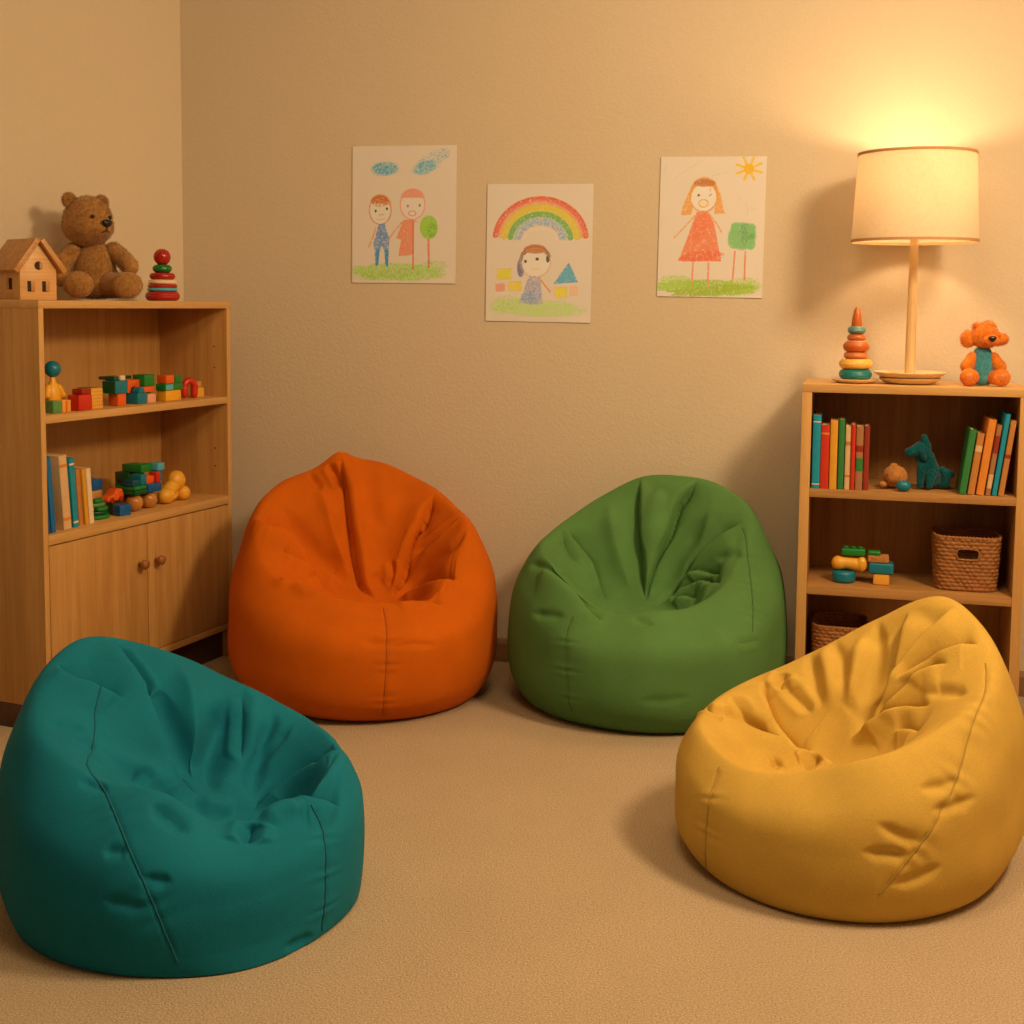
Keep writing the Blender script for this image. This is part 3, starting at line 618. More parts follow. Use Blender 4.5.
def build_bag(key, B, mat, seam_mat, label):
    nt_, nv_ = B.get('res', (520, 330))
    th = np.linspace(0, 2 * PI, nt_, endpoint=False); v = np.linspace(0, 1, nv_) ** 1.0
    v = np.concatenate([v[:-1] * .985 / v[-2], []])
    base = bag_base(B, th, v); shp = base.shape
    flat = base.reshape(-1, 3)
    nrm = grid_normals(base); 
    if nrm[0, len(v) // 4] @ np.array([1, 0, 0]) < 0: nrm = -nrm
    nrm = nrm.reshape(-1, 3)
    V = np.tile(v, nt_)
    disp = .004 * value_noise(flat, 9, B['seed']) + .0012 * value_noise(flat, 38, B['seed'] + 1)
    disp *= np.clip(V / .1, 0, 1)
    lines = []
    # broad folds first, then the sharp ones re-measured on the moved surface
    for rnd_ in (0, 1):
        add = np.zeros(len(flat))
        for kind, depth, width, line in B['folds']:
            broad = kind in ('ridge', 'valley')
            if broad != (rnd_ == 0): continue
            l3 = lookup(flat.reshape(shp), th, v, smooth_line(line, 32))
            add += crease(flat, nrm, l3, kind, depth, width)
        if rnd_ == 0: add += disp
        flat = flat + nrm * add[:, None]
        g = grid_normals(flat.reshape(shp))
        if g[0, len(v) // 4] @ np.array([1, 0, 0]) < 0: g = -g
        nrm = g.reshape(-1, 3)
    # seams: shallow sewn channels with puckers to both sides
    seams3 = []
    for line in B['seams']:
        l3 = lookup(flat.reshape(shp), th, v, smooth_line(line, 90))
        near = np.all((flat > l3.min(0) - .1) & (flat < l3.max(0) + .1), axis=1)
        d = np.full(len(flat), 9.); fr = np.zeros(len(flat)); d[near], fr[near], _s, _t = seg_dist(flat[near], l3[::2])
        tl = np.linalg.norm(np.diff(l3, axis=0), axis=1).sum()
        pk = np.sin(fr * tl * 150 + 2 * np.sin(fr * 23)) * np.exp(-(d / .035) ** 2) * np.clip(fr * 8, 0, 1) * np.clip((1 - fr) * 8, 0, 1)
        m = np.clip(fr * 20, 0, 1) * np.clip((1 - fr) * 20, 0, 1)
        flat = flat + nrm * ((-.0022 * np.exp(-(d / .005) ** 2)) * m + .0011 * pk)[:, None]
        g = grid_normals(flat.reshape(shp)); g = g if g[0, len(v) // 4] @ np.array([1, 0, 0]) > 0 else -g
        nrm = g.reshape(-1, 3); seams3.append(line)
    flat[:, 2] = np.maximum(flat[:, 2], .003)
    G = flat.reshape(shp)
    c = np.array([B['c'][0], B['c'][1], 0.])
    verts = [flat - c]
    nV = len(flat); nt, nv = shp[0], shp[1]
    idx = np.arange(nV).reshape(nt, nv)
    a = idx[:, :-1]; b = idx[:, 1:]; a2 = np.roll(a, -1, 0); b2 = np.roll(b, -1, 0)
    quads = np.stack([a, a2, b2, b], -1).reshape(-1, 4)
    # pocket end and underside close with fans
    tip = G[:, -1].mean(0) - c; bot = np.array([0, 0, .003])
    verts.append(np.stack([tip, bot])); V_all = np.vstack(verts)
    faces = quads.tolist()
    for i in range(nt):
        j = (i + 1) % nt
        faces.append([int(idx[i, -1]), int(idx[j, -1]), nV]); faces.append([int(idx[j, 0]), int(idx[i, 0]), nV + 1])
    root = thing('bean_bag_chair', label, 'bean bag', (c[0], c[1], 0))
    me = bpy.data.meshes.new('cover'); me.from_pydata(V_all.tolist(), [], faces); me.update()
    me.polygons.foreach_set('use_smooth', [True] * len(me.polygons)); me.materials.append(mat)
    cv = bpy.data.objects.new('cover', me); COL.objects.link(cv); cv.parent = root
    for line in seams3:
        l3 = lookup(G, th, v, smooth_line(line, 110)); n3 = lookup(nrm.reshape(shp), th, v, smooth_line(line, 110))
        bm = NB(); tube(bm, [tuple(p) for p in (l3 - c + n3 * .0008)], .0017, n=6)
        obj('seam', bm, seam_mat, root, True)
    return root

FAB = {'orange': (.68, .142, .004, 1), 'green': (.110, .262, .080, 1), 'teal': (.008, .205, .31, 1), 'yellow': (.71, .455, .088, 1)}
LAB = {'orange': 'orange bean bag chair against the back wall, right of the tall cabinet',
       'green': 'green bean bag chair against the back wall, left of the low bookcase',
       'teal': 'teal bean bag chair in the left foreground, in front of the tall cabinet',
       'yellow': 'mustard yellow bean bag chair in the right foreground, in front of the low bookcase'}
for k, B in BAGS.items():
    c_ = FAB[k]
    build_bag(k, B, fabric(k + '_cotton', c_), plain(k + '_seam_thread', tuple(x * .62 for x in c_[:3]) + (1,), .9), LAB[k])

# ---------------------------------------------------------------- tall cabinet (left)
CA = Vector((-1.281, 3.519, 0)); CR = math.radians(67.41)
CU = Vector((math.cos(CR), math.sin(CR), 0)); CN = Vector((-CU.y, CU.x, 0))
def cab(X, Y, z=0): return CA + CU * X + CN * Y + Vector((0, 0, z))
CW, CD, CH = .885, .28, 1.199
MID_Z, LOW_Z = .884, .552
t = thing('bookcase_cabinet', 'tall oak bookcase cabinet with two open shelves above two cupboard doors', 'bookcase', CA, CR)
def board(name, x0, x1, y0, y1, z0, z1, mat, bev=.0012, parent=None):
    bm = NB(); box(bm, x0, x1, y0, y1, z0, z1, bev); return obj(name, bm, mat, parent, 30)
board('side_panel', 0, .019, .003, CD, .07, CH - .022, OAK, parent=t)
board('side_panel', CW - .019, CW, .003, CD, .0, CH - .022, OAK, parent=t)
board('edge_strip', 0, .019, 0, .0029, .07, CH - .022, OAK_EDGE, .0006, t)
board('edge_strip', CW - .019, CW, 0, .0029, .0, CH - .022, OAK_EDGE, .0006, t)
board('top_panel', 0, CW, -.001, CD, CH - .0219, CH, OAK_EDGE_X, parent=t)
board('back_panel', .019, CW - .019, CD - .008, CD, .1, CH - .022, OAK, parent=t)
board('shelf', .0192, CW - .0192, .001, CD - .009, MID_Z - .022, MID_Z, OAK_EDGE_X, parent=t)
board('shelf', .0192, CW - .0192, -.001, CD - .009, LOW_Z - .027, LOW_Z, OAK_EDGE_X, parent=t)
board('bottom_panel', .0192, CW - .0192, .0, CD - .009, .098, .12, OAK_EDGE_X, parent=t)
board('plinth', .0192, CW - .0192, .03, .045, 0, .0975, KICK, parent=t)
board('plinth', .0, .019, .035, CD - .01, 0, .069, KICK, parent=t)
sx = .440
for x0, x1, kx in ((.0205, sx - .0018, sx - .04), (sx + .0018, CW - .0205, sx + .038)):
    d = board('cupboard_door', x0, x1, -.001, .017, .1225, LOW_Z - .0305, OAK, .0015, t)
    bm = NB(); lathe(bm, [(0, 0), (.006, 0), (.0055, .008), (.009, .012), (.0145, .018), (.0155, .024), (.0125, .030), (.006, .033), (0, .0335)], 28,
                     Matrix.Translation((kx, -.0012, .405)) @ Matrix.Rotation(PI / 2, 4, 'X'))
    obj('door_knob', bm, KNOB, d, True)
for z in (.65, .71, .98, 1.05):
    bm = NB(); lathe(bm, [(0, 0), (.0025, 0), (.0025, .0012), (0, .0012)], 12, Matrix.Translation((CW - .0192, .05, z)) @ Matrix.Rotation(-PI / 2, 4, 'Y')); obj('peg_hole', bm, HOLE_SHADE, t)  # solid discs, coloured as the shade of drilled holes

# ---------------------------------------------------------------- low bookcase (right)
BA = Vector((.841, 3.762, 0)); BR = math.radians(-14.8)
BU = Vector((math.cos(BR), math.sin(BR), 0)); BN = Vector((-BU.y, BU.x, 0))
def bk(X, Y, z=0): return BA + BU * X + BN * Y + Vector((0, 0, z))
BW, BD, BH = .622, .30, .977
S1, S2, S3 = .672, .386, .075
t = thing('bookcase', 'low oak bookcase with open shelves under the table lamp', 'bookcase', BA, BR)
board('side_panel', 0, .028, .003, BD, 0, BH - .024, BROWN_OAK, parent=t)
board('side_panel', BW - .028, BW, .003, BD, 0, BH - .024, BROWN_OAK, parent=t)
board('edge_strip', 0, .028, 0, .0029, 0, BH - .024, OAK_EDGE, .0006, t)
board('edge_strip', BW - .028, BW, 0, .0029, 0, BH - .024, OAK_EDGE, .0006, t)
board('top_panel', 0, BW, -.001, BD, BH - .0239, BH, OAK_EDGE_X, parent=t)
board('back_panel', .028, BW - .028, BD - .008, BD, .05, BH - .024, BROWN_OAK, parent=t)
board('shelf', .0282, BW - .0282, .002, BD - .009, S1 - .025, S1, BROWN_OAK_X, parent=t)
board('shelf', .0282, BW - .0282, .002, BD - .009, S2 - .026, S2, BROWN_OAK_X, parent=t)
board('bottom_panel', .0282, BW - .0282, .002, BD - .009, S3 - .022, S3, BROWN_OAK_X, parent=t)
board('plinth', .0282, BW - .0282, .02, .034, 0, S3 - .0225, KICK, parent=t)

# ---------------------------------------------------------------- table lamp
LX, LY = .301, .13
lamp = thing('table_lamp', 'lit table lamp with cream drum shade and slim wooden stem on the low bookcase', 'lamp', bk(LX, LY, BH), BR)
BIRCH = wood('birch', srgb(232, 200, 150), srgb(208, 168, 112), 'z')
DISH = wood('pale_turned_wood', srgb(240, 214, 172), srgb(216, 180, 130), 'x')
bm = NB(); lathe(bm, [(0, .001), (.062, .001), (.074, .005), (.086, .014), (.088, .018), (.084, .0185), (.060, .0165), (0, .0165)], 56)
obj('base', bm, DISH, lamp, 35)
bm = NB(); lathe(bm, [(0, .0166), (.066, .0166), (.084, .0205), (.1, .030), (.1025, .0345), (.1, .0355), (.082, .0285), (.06, .025), (0, .025)], 56)
obj('base_dish', bm, DISH, lamp, 35)
bm = NB(); lathe(bm, [(0, .0252), (.0165, .0252), (.0165, .03), (.0152, .036), (.0118, .40), (.0112, .55), (0, .55)], 28); obj('stem', bm, BIRCH, lamp, 40)
m, nt, b = newmat('linen_shade')
nt.nodes.remove(b); out = nt.nodes['Material Output']
tr = N(nt, 'ShaderNodeBsdfTranslucent'); df = N(nt, 'ShaderNodeBsdfDiffuse'); mx = N(nt, 'ShaderNodeMixShader'); mx.inputs[0].default_value = .45
v = coords(nt); 
wv1 = N(nt, 'ShaderNodeTexNoise', Scale=1., Detail=2.); wv2 = N(nt, 'ShaderNodeTexNoise', Scale=1., Detail=2.)
nt.links.new(coords(nt, (60, 60, 900)), wv1.inputs['Vector']); nt.links.new(coords(nt, (700, 700, 40)), wv2.inputs['Vector'])
mm = N(nt, 'ShaderNodeMixRGB'); mm.inputs[0].default_value = .5; nt.links.new(wv1.outputs['Fac'], mm.inputs[1]); nt.links.new(wv2.outputs['Fac'], mm.inputs[2])
cr = N(nt, 'ShaderNodeValToRGB'); cr.color_ramp.elements[0].position = .3; cr.color_ramp.elements[0].color = (.74, .64, .50, 1); cr.color_ramp.elements[1].position = .7; cr.color_ramp.elements[1].color = (.88, .80, .66, 1)
nt.links.new(mm.outputs[0], cr.inputs[0]); nt.links.new(cr.outputs[0], tr.inputs[0]); nt.links.new(cr.outputs[0], df.inputs[0])
nt.links.new(df.outputs[0], mx.inputs[1]); nt.links.new(tr.outputs[0], mx.inputs[2]); nt.links.new(mx.outputs[0], out.inputs[0])
SHADE = m
bm = NB(); z0, z1 = .412, .668; r0, r1 = .178, .165
lathe(bm, [(r0, z0), (r1, z1), (r1 - .0012, z1), (r0 - .0012, z0), (r0, z0)], 96); obj('lamp_shade', bm, SHADE, lamp, 40)
TRIM = plain('shade_tape', srgb(196, 150, 104), .8)
for zz, rr in ((z0, r0), (z1 - .007, r1 + .0003)):
    bm = NB(); lathe(bm, [(rr - .002, zz - .001), (rr + .0016, zz - .001), (rr + .0014, zz + .007), (rr - .0022, zz + .007), (rr - .002, zz - .001)], 96); obj('shade_trim', bm, TRIM, lamp, 40)
BRASS = plain('dull_metal', srgb(170, 150, 120), .4)
bm = NB()
for k in range(3):
    a = k * 2 * PI / 3 + .4; tube(bm, [(0, 0, .55), (math.cos(a) * (r1 - .004), math.sin(a) * (r1 - .004), .66)], .0018)
tube(bm, [(0, 0, .549), (0, 0, .575)], .012, 16); obj('shade_frame', bm, BRASS, lamp, 40)
m, nt, b = newmat('bulb_glass'); b.inputs['Emission Color'].default_value = (1, .66, .34, 1); b.inputs['Emission Strength'].default_value = 30; b.inputs['Base Color'].default_value = (1, .9, .7, 1)
bm = NB(); ball(bm, (0, 0, .602), (.026, .026, .03), seg=20); ob = obj('light_bulb', bm, m, lamp, True)
ld = bpy.data.lights.new('bulb_light', 'POINT'); ld.energy = 35; ld.color = (1, .66, .34); ld.shadow_soft_size = .03
lo = bpy.data.objects.new('bulb_light', ld); COL.objects.link(lo); lo.parent = lamp; lo.location = (0, 0, .602)
ob.visible_shadow = True

# ---------------------------------------------------------------- paints
def paint(name, rgb, rough=.38): return plain(name, srgb(*rgb), rough, noise=.05, nscale=60, bump=.05, bscale=300, coat=.15)
RED = paint('red_paint', (206, 44, 24)); ORANGE = paint('orange_paint', (236, 100, 30)); YELLOW = paint('yellow_paint', (244, 178, 40))
TEAL = paint('teal_paint', (6, 124, 152)); DTEAL = paint('deep_teal_paint', (4, 84, 108)); GREEN = paint('green_paint', (24, 134, 52)); DGREEN = paint('dark_green_paint', (18, 84, 46))
BLUE = paint('blue_paint', (10, 94, 168)); CREAM = paint('cream_paint', (240, 216, 180)); PINK = paint('pink_paint', (240, 170, 140)); SKY = paint('pale_teal_paint', (90, 186, 216))
DRED = paint('dark_red_paint', (160, 36, 20)); OCHRE = paint('ochre_paint', (238, 176, 70)); LWOOD = wood('toy_wood', srgb(226, 168, 96), srgb(196, 134, 66), 'z', fine=2)
SAGE = paint('sage_paint', (92, 150, 84)); BLACK = plain('black_plastic', (.012, .01, .009, 1), .25, noise=0)

# ---------------------------------------------------------------- wooden toy house
h = thing('toy_house', 'small pale wooden toy house with pitched roof on the tall cabinet', 'toy house', (-1.380, 3.665, CH), math.radians(47))
bm = NB(); prism(bm, [(0, .001), (.110, .001), (.110, .090), (.055, .163), (0, .090)], .008, .150, .0012); walls = obj('walls', bm, PINE, h, 30)
def opening(x, z, w_, h_, face='front'):
    """flat plate coloured as the shade of an opening, on the gable or side wall, with a half open shutter"""
    bm = NB()
    if face == 'front': box(bm, x - w_ / 2, x + w_ / 2, .0065, .0095, z, z + h_, .0008)
    else: box(bm, -.0015, .0015, x - w_ / 2, x + w_ / 2, z, z + h_, .0008)
    f = obj('window', bm, HOLE_SHADE, h, 30)
    bm = NB()
    if face == 'front': box(bm, x - .0002, x + w_ * .5 + .001, .0045, .0064, z + .001, z + h_ * .999, .0005)
    else: box(bm, -.0035, -.0016, x - .001, x + w_ * .5 + .001, z + .001, z + h_ * .999, .0005)
    obj('shutter', bm, PINE_D, f, 30)
opening(.032, .024, .020, .030); opening(.076, .024, .020, .030); opening(.070, .030, .030, .032, 'side')
bm = NB(); lathe(bm, [(0, 0), (.012, 0), (.012, .002), (0, .002)], 24, Matrix.Translation((.056, .0065, .098)) @ Matrix.Rotation(-PI / 2, 4, 'X'))
rw = obj('round_window', bm, HOLE_SHADE, h, 30)
bm = NB(); box(bm, .058, .067, .0045, .0064, .089, .107, .0005); obj('shutter', bm, PINE_D, rw, 30)
s = math.atan2(.0735, .055)
for sg in (-1, 1):
    M = Matrix.Translation((.055, 0, .1665)) @ Matrix.Scale(sg, 4, (1, 0, 0)) @ Matrix.Rotation(s, 4, 'Y')
    bm = NB(); box(bm, 0, .113, -.010, .165, .0, .015, .001, mat=M)
    bmesh.ops.recalc_face_normals(bm, faces=bm.faces[:]); obj('roof_panel', bm, PINE_D, h, 30)

# ---------------------------------------------------------------- teddy bear
def plush(name, c1, c2):
    m, nt, b = newmat(name); v = coords(nt)
    n = N(nt, 'ShaderNodeTexNoise', Scale=120., Detail=4.); nt.links.new(v, n.inputs['Vector'])
    n2 = N(nt, 'ShaderNodeTexNoise', Scale=16., Detail=3.); nt.links.new(v, n2.inputs['Vector'])
    mm = N(nt, 'ShaderNodeMixRGB'); mm.inputs[0].default_value = .45; nt.links.new(n.outputs['Fac'], mm.inputs[1]); nt.links.new(n2.outputs['Fac'], mm.inputs[2])
    cr = N(nt, 'ShaderNodeValToRGB'); cr.color_ramp.elements[0].position = .35; cr.color_ramp.elements[0].color = c2; cr.color_ramp.elements[1].position = .65; cr.color_ramp.elements[1].color = c1
    nt.links.new(mm.outputs[0], cr.inputs[0]); nt.links.new(cr.outputs[0], b.inputs['Base Color'])
    b.inputs['Roughness'].default_value = .95; b.inputs['Specular IOR Level'].default_value = .1; b.inputs['Sheen Weight'].default_value = .25
    return m
FUR = plush('brown_plush', srgb(190, 142, 84), srgb(140, 98, 52))
bear = thing('teddy_bear', 'seated brown plush teddy bear between the toy house and the ring stacker', 'teddy bear', (-1.284, 4.015, CH + .006), math.radians(15))
def furry(name, build, n, parent, mat=None, L=.007, wd=.0006, seed=1):
    bm = NB(); build(bm); fur(bm, n, L, wd, .45, seed); return obj(name, bm, mat or FUR, parent, True)
# viewer is towards -y; the bear looks a little to its left (viewer's right)
def torso(bm):
    lathe(bm, [(0, .001), (.045, .003), (.068, .02), (.074, .05), (.070, .085), (.060, .12), (.050, .148), (.034, .168), (0, .176)], 36, Matrix.Diagonal((.92, .80, 1, 1)))
furry('torso', torso, 3800, bear)
HR = Matrix.Translation((-.018, -.008, .234)) @ Matrix.Rotation(math.radians(36), 4, 'Z')
def head(bm):
    t = NB(); ball(t, (0, 0, 0), (.074, .072, .078), seg=40)
    for v in t.verts:      # broad cheeks, soft muzzle bulge
        if v.co.y < 0:
            g = math.exp(-((v.co.x / .034) ** 2 + ((v.co.z + .022) / .03) ** 2)); v.co.y -= .026 * g
        if v.co.z < 0: v.co.x *= 1 + .08 * math.exp(-((v.co.z + .03) / .025) ** 2)
    merge(bm, t, HR)
hd = furry('head', head, 4200, bear, seed=2)
for sx_ in (-1, 1):
    def ear(bm, sx_=sx_):
        t = NB(); ball(t, (sx_ * .056, .010, .062), (.023, .014, .023), seg=24)
        for v in t.verts:
            if v.co.y < .012: v.co.y += .010 * math.exp(-(((v.co.x - sx_ * .056) / .014) ** 2 + ((v.co.z - .062) / .014) ** 2))
        merge(bm, t, HR)
    furry('ear', ear, 700, hd, seed=4 + sx_)
    bm = NB(); ball(bm, (0, 0, 0), .0062, seg=16); bmesh.ops.transform(bm, matrix=HR @ Matrix.Translation((sx_ * .030, -.0725, .012)), verts=bm.verts); obj('eye', bm, BLACK, hd, True)
bm = NB(); t = NB(); ball(t, (0, 0, 0), (.0165, .009, .012), seg=20)
for v in t.verts: v.co.x *= 1 + v.co.z / .012 * .35
merge(bm, t, HR @ Matrix.Translation((.002, -.098, -.008))); obj('nose', bm, BLACK, hd, True)
bm = NB(); tube(bm, [HR @ Vector((.002, -.0985, -.018)), HR @ Vector((.002, -.0965, -.028))], .0016); tube(bm, [HR @ Vector((-.010, -.0895, -.035)), HR @ Vector((.002, -.0955, -.029)), HR @ Vector((.014, -.0895, -.035))], .0014)
obj('mouth', bm, BLACK, hd, True)
furry('arm', lambda bm: limb(bm, [(-.062, -.006, .145), (-.098, -.022, .098), (-.092, -.060, .062)], [.026, .029, .027]), 1300, bear, seed=7)
furry('arm', lambda bm: limb(bm, [(.056, -.006, .150), (.084, -.022, .122), (.104, -.050, .098)], [.025, .028, .026]), 1300, bear, seed=8)
def leg(sx_):
    def f(bm):
        limb(bm, [(sx_ * .046, -.03, .042), (.028 + sx_ * .068, -.105, .040)], [.040, .036])
        ball(bm, (.030 + sx_ * .072, -.128, .041), (.044, .028, .040), seg=28)
    return f
furry('leg', leg(-1), 2200, bear, seed=9); furry('leg', leg(.95), 2200, bear, seed=10)

# ---------------------------------------------------------------- ring stackers
st = thing('ring_stacker', 'small red, green and cream ring stacker with ball top on the tall cabinet', 'stacking toy', cab(.688, .12, CH), 0)
SRED = paint('lacquer_red', (178, 30, 20), .25); SGREEN = paint('lacquer_green', (22, 120, 50), .25)
def ring(name, r, z0, z1, mat, parent, k=.5):
    bm = NB(); lathe(bm, rounded(r, z0, z1, k), 40); return obj(name, bm, mat, parent, 60)
ring('base', .0545, .001, .032, SRED, st, .6); ring('ring', .0485, .032, .043, SKY, st, .3); ring('ring', .0465, .043, .054, SRED, st, .3)
ring('ring', .0445, .054, .069, CREAM, st, .3); ring('ring', .0405, .069, .091, SRED, st, .5); ring('ring', .0305, .091, .117, SGREEN, st, .6)
bm = NB(); ball(bm, (0, 0, .141), .0270); obj('ball', bm, SRED, st, True)

st = thing('ring_stacker', 'teal, yellow and orange ring stacker with pointed top beside the table lamp', 'stacking toy', bk(.147, .11, BH), 0)
pb = tag(obj('plate', (lambda b_: (lathe(b_, [(0, 0), (.05, 0), (.066, .008), (.068, .011), (.064, .012), (.05, .009), (0, .009)], 48), b_)[1])(NB()), DISH, None, 35), 'thin pale wooden plate under the pointed ring stacker', 'plate'); pb.location = bk(.147, .11, BH + .0005)
st.location.z = BH + .0098
bm = NB(); lathe(bm, [(0, .0), (.006, .0), (.006, .175), (0, .175)], 12); obj('peg', bm, BIRCH, st, 40)
SO = paint('satin_orange', (200, 100, 36)); SO2 = paint('satin_light_orange', (216, 124, 60)); SY = paint('satin_yellow', (240, 186, 84)); ST = paint('satin_teal', (10, 122, 126)); SB = paint('satin_grey_teal', (92, 140, 140))
for r, a, b_, m_, k in ((.0475, 0, .032, ST, .6), (.0480, .0322, .0615, SY, .6), (.0355, .0617, .081, SO2, .4), (.0378, .0812, .1125, SO, .4), (.0268, .1127, .134, SO, .6), (.0262, .1342, .157, SB, .6)):
    ring('ring', r, a, b_, m_, st, k)
ring('washer', .0262, .1118, .1145, CREAM, st, .2)
bm = NB(); lathe(bm, [(0, .156), (.0155, .156), (.0158, .162), (.013, .185), (.0095, .203), (.006, .2115), (0, .2145)], 32); obj('cone', bm, SO, st, 50)

# ---------------------------------------------------------------- small orange plush
OF = plush('orange_plush', srgb(236, 146, 50), srgb(206, 100, 26)); TF = plush('teal_knit', srgb(92, 170, 186), srgb(54, 128, 148))
pl = thing('plush_toy', 'small orange plush animal with teal belly on the low bookcase', 'soft toy', bk(.500, .12, BH), math.radians(-8))
furry('body', lambda bm: lathe(bm, [(0, .001), (.022, .003), (.033, .022), (.034, .05), (.029, .085), (.022, .105), (0, .118)], 30, Matrix.Diagonal((1, .85, 1, 1))), 500, pl, TF, .003, .0005)
hp = furry('head', lambda bm: (ball(bm, (.004, -.004, .143), (.040, .034, .036)), ball(bm, (.014, -.036, .131), (.024, .018, .017))), 1300, pl, OF, .006, .0006)
for c_, r_ in (((-.042, 0, .134), (.022, .018, .025)), ((.046, 0, .134), (.024, .018, .018))):
    furry('ear', lambda bm: ball(bm, c_, r_), 450, hp, OF, .006, .0006)
furry('tuft', lambda bm: (ball(bm, (-.018, -.004, .168), (.013, .013, .014)), ball(bm, (.012, -.004, .171), (.020, .016, .014))), 500, hp, OF, .009, .0006)
bm = NB(); t = NB(); ball(t, (0, 0, 0), (.0105, .005, .0085), seg=16)
for v in t.verts: v.co.x *= 1 + v.co.z / .0085 * .4
merge(bm, t, Matrix.Translation((.014, -.0545, .136))); obj('nose', bm, BLACK, hp, True)
for sx_ in (-1, 1):
    furry('arm', lambda bm: limb(bm, [(sx_ * .030, -.006, .082), (sx_ * .045, -.016, .055)], [.015, .019]), 450, pl, OF, .005, .0006)
    furry('leg', lambda bm: (limb(bm, [(sx_ * .024, -.008, .026), (sx_ * .043, -.036, .026)], [.020, .022]), ball(bm, (sx_ * .044, -.044, .026), (.026, .018, .025))), 700, pl, OF, .005, .0006)
    bm = NB(); ball(bm, (sx_ * .045, -.0595, .026), (.012, .0045, .012), seg=16); obj('foot_pad', bm, paint('pad%d' % sx_, (214, 120, 60)), pl, True)

# ---------------------------------------------------------------- blocks on the cabinet's middle shelf
def block(name, X, Y, z, sx, sy, sz, mat, label, yaw=0, cat='toy block', bev=.002, group=None):
    """X,Y: near front-left corner in the cabinet's frame"""
    bm = NB(); box(bm, 0, sx, 0, sy, 0, sz, bev)
    o = obj(name, bm, mat, None, 30); put(o, cab(X, Y, z), CR + math.radians(yaw)); return tag(o, label, cat, group)
G1 = 'toy blocks on the middle shelf of the tall cabinet'
Z = MID_Z + .0006
block('toy_block', .088, .035, Z, .034, .040, .034, SAGE, 'sage green toy block at the left end of the upper blocks', group=G1)
o = block('toy_block', .1235, .034, Z, .034, .038, .034, OCHRE, 'ochre toy block with orange stripe beside the sage green one', group=G1)
bm = NB(); box(bm, .012, .020, -.0008, .0, .001, .033); obj('stripe', bm, ORANGE, o)
pg = thing('peg_figure', 'yellow toy figure with a shiny teal ball head behind small blocks', 'toy figure', cab(.160, .100, Z), CR)
bm = NB(); lathe(bm, [(0, 0), (.024, 0), (.026, .004), (.025, .056), (.017, .074), (.009, .084), (.008, .103), (0, .103)], 30, Matrix.Diagonal((1, .8, 1, 1))); obj('body', bm, YELLOW, pg, 40)
bm = NB(); limb(bm, [(-.020, 0, .066), (-.031, -.006, .044)], [.010, .009]); limb(bm, [(.020, 0, .066), (.033, -.006, .042)], [.011, .010]); obj('arm', bm, YELLOW, pg, True)
bm = NB(); ball(bm, (0, 0, .1190), .0235); obj('head', bm, TEAL, pg, True)
block('toy_block', .186, .03, Z, .056, .042, .045, RED, 'large red toy block on the shelf under a darker red one', group=G1)
block('toy_block', .205, .035, Z + .0455, .046, .034, .016, DRED, 'flat dark red toy block on top of the large red block', 6, group=G1)
o = block('toy_block', .2475, .04, Z, .052, .03, .060, OCHRE, 'tall ochre yellow toy block right of the large red block', group=G1)
bm = NB()
for i in range(5):
    for j in range(5): box(bm, .008 + i * .009, .0105 + i * .009, -.0007, 0, .009 + j * .010, .0115 + j * .010)
obj('printed_dots', bm, SAGE, o)
block('toy_block', .310, .095, Z, .05, .05, .034, DGREEN, 'dark green toy block low behind the tall yellow block', group=G1)
block('toy_block', .316, .10, Z + .0345, .045, .05, .022, GREEN, 'bright green flat toy block behind the tall yellow block', group=G1)
block('toy_block', .378, .05, Z, .038, .036, .037, ORANGE, 'orange toy block on the shelf beneath a teal block', group=G1)
o = block('toy_block', .362, .045, Z + .0375, .056, .05, .038, TEAL, 'teal toy block with green end on an orange block', group=G1)
bm = NB(); box(bm, -.0012, 0, .002, .048, .002, .036); obj('green_face', bm, DGREEN, o)
block('toy_block', .368, .055, Z + .076, .022, .035, .013, DGREEN, 'small dark green toy block on the teal and green block', group=G1)
block('toy_block', .392, .05, Z + .076, .022, .018, .015, CREAM, 'small cream toy block on the teal and green block', group=G1)
block('toy_block', .463, .045, Z, .046, .052, .033, TEAL, 'teal toy block on the shelf beside the pink block', group=G1)
# arched orange bridge block on the teal block
bm = NB(); arc = [(0, 0), (.010, 0)] + [(.029 - .018 * math.cos(PI * k / 10), .0 + .020 * math.sin(PI * k / 10)) for k in range(1, 10)] + [(.048, 0), (.058, 0), (.058, .040), (0, .040)]
prism(bm, arc, 0, .030, .001); o = put(obj('bridge_block', bm, ORANGE, None, 30), cab(.452, .072, Z + .0335), CR); tag(o, 'orange arched toy bridge block over a teal half cylinder', 'toy block', G1)
bm = NB(); prism(bm, [(.014 * math.cos(PI * k / 12), .0185 * math.sin(PI * k / 12)) for k in range(13)], 0, .026, .0008)
o = put(obj('half_round_block', bm, TEAL, None, 40), cab(.481, .0420 + .002, Z + .0335), CR); tag(o, 'teal half round toy block in front of the orange bridge', 'toy block', G1)
block('toy_block', .5115, .045, Z, .040, .035, .028, PINK, 'pale pink toy block on the shelf right of a teal block', group=G1)
block('toy_block', .498, .05, Z + .0338, .052, .020, .017, ORANGE, 'flat orange toy block on the pale pink block', group=G1)
block('toy_block', .515, .076, Z, .052, .055, .050, DGREEN, 'dark green toy block upright behind the pink block', group=G1)
block('toy_block', .505, .052, Z + .0515, .050, .046, .036, GREEN, 'bright green toy block high above the pink block', group=G1)
block('toy_block', .42, .108, Z + .0742, .094, .05, .010, DGREEN, 'long dark green plank across the orange bridge and green block', group=G1)
block('toy_block', .600, .045, Z, .078, .036, .033, YELLOW, 'long yellow toy block on the shelf at the base of a stack', group=G1)
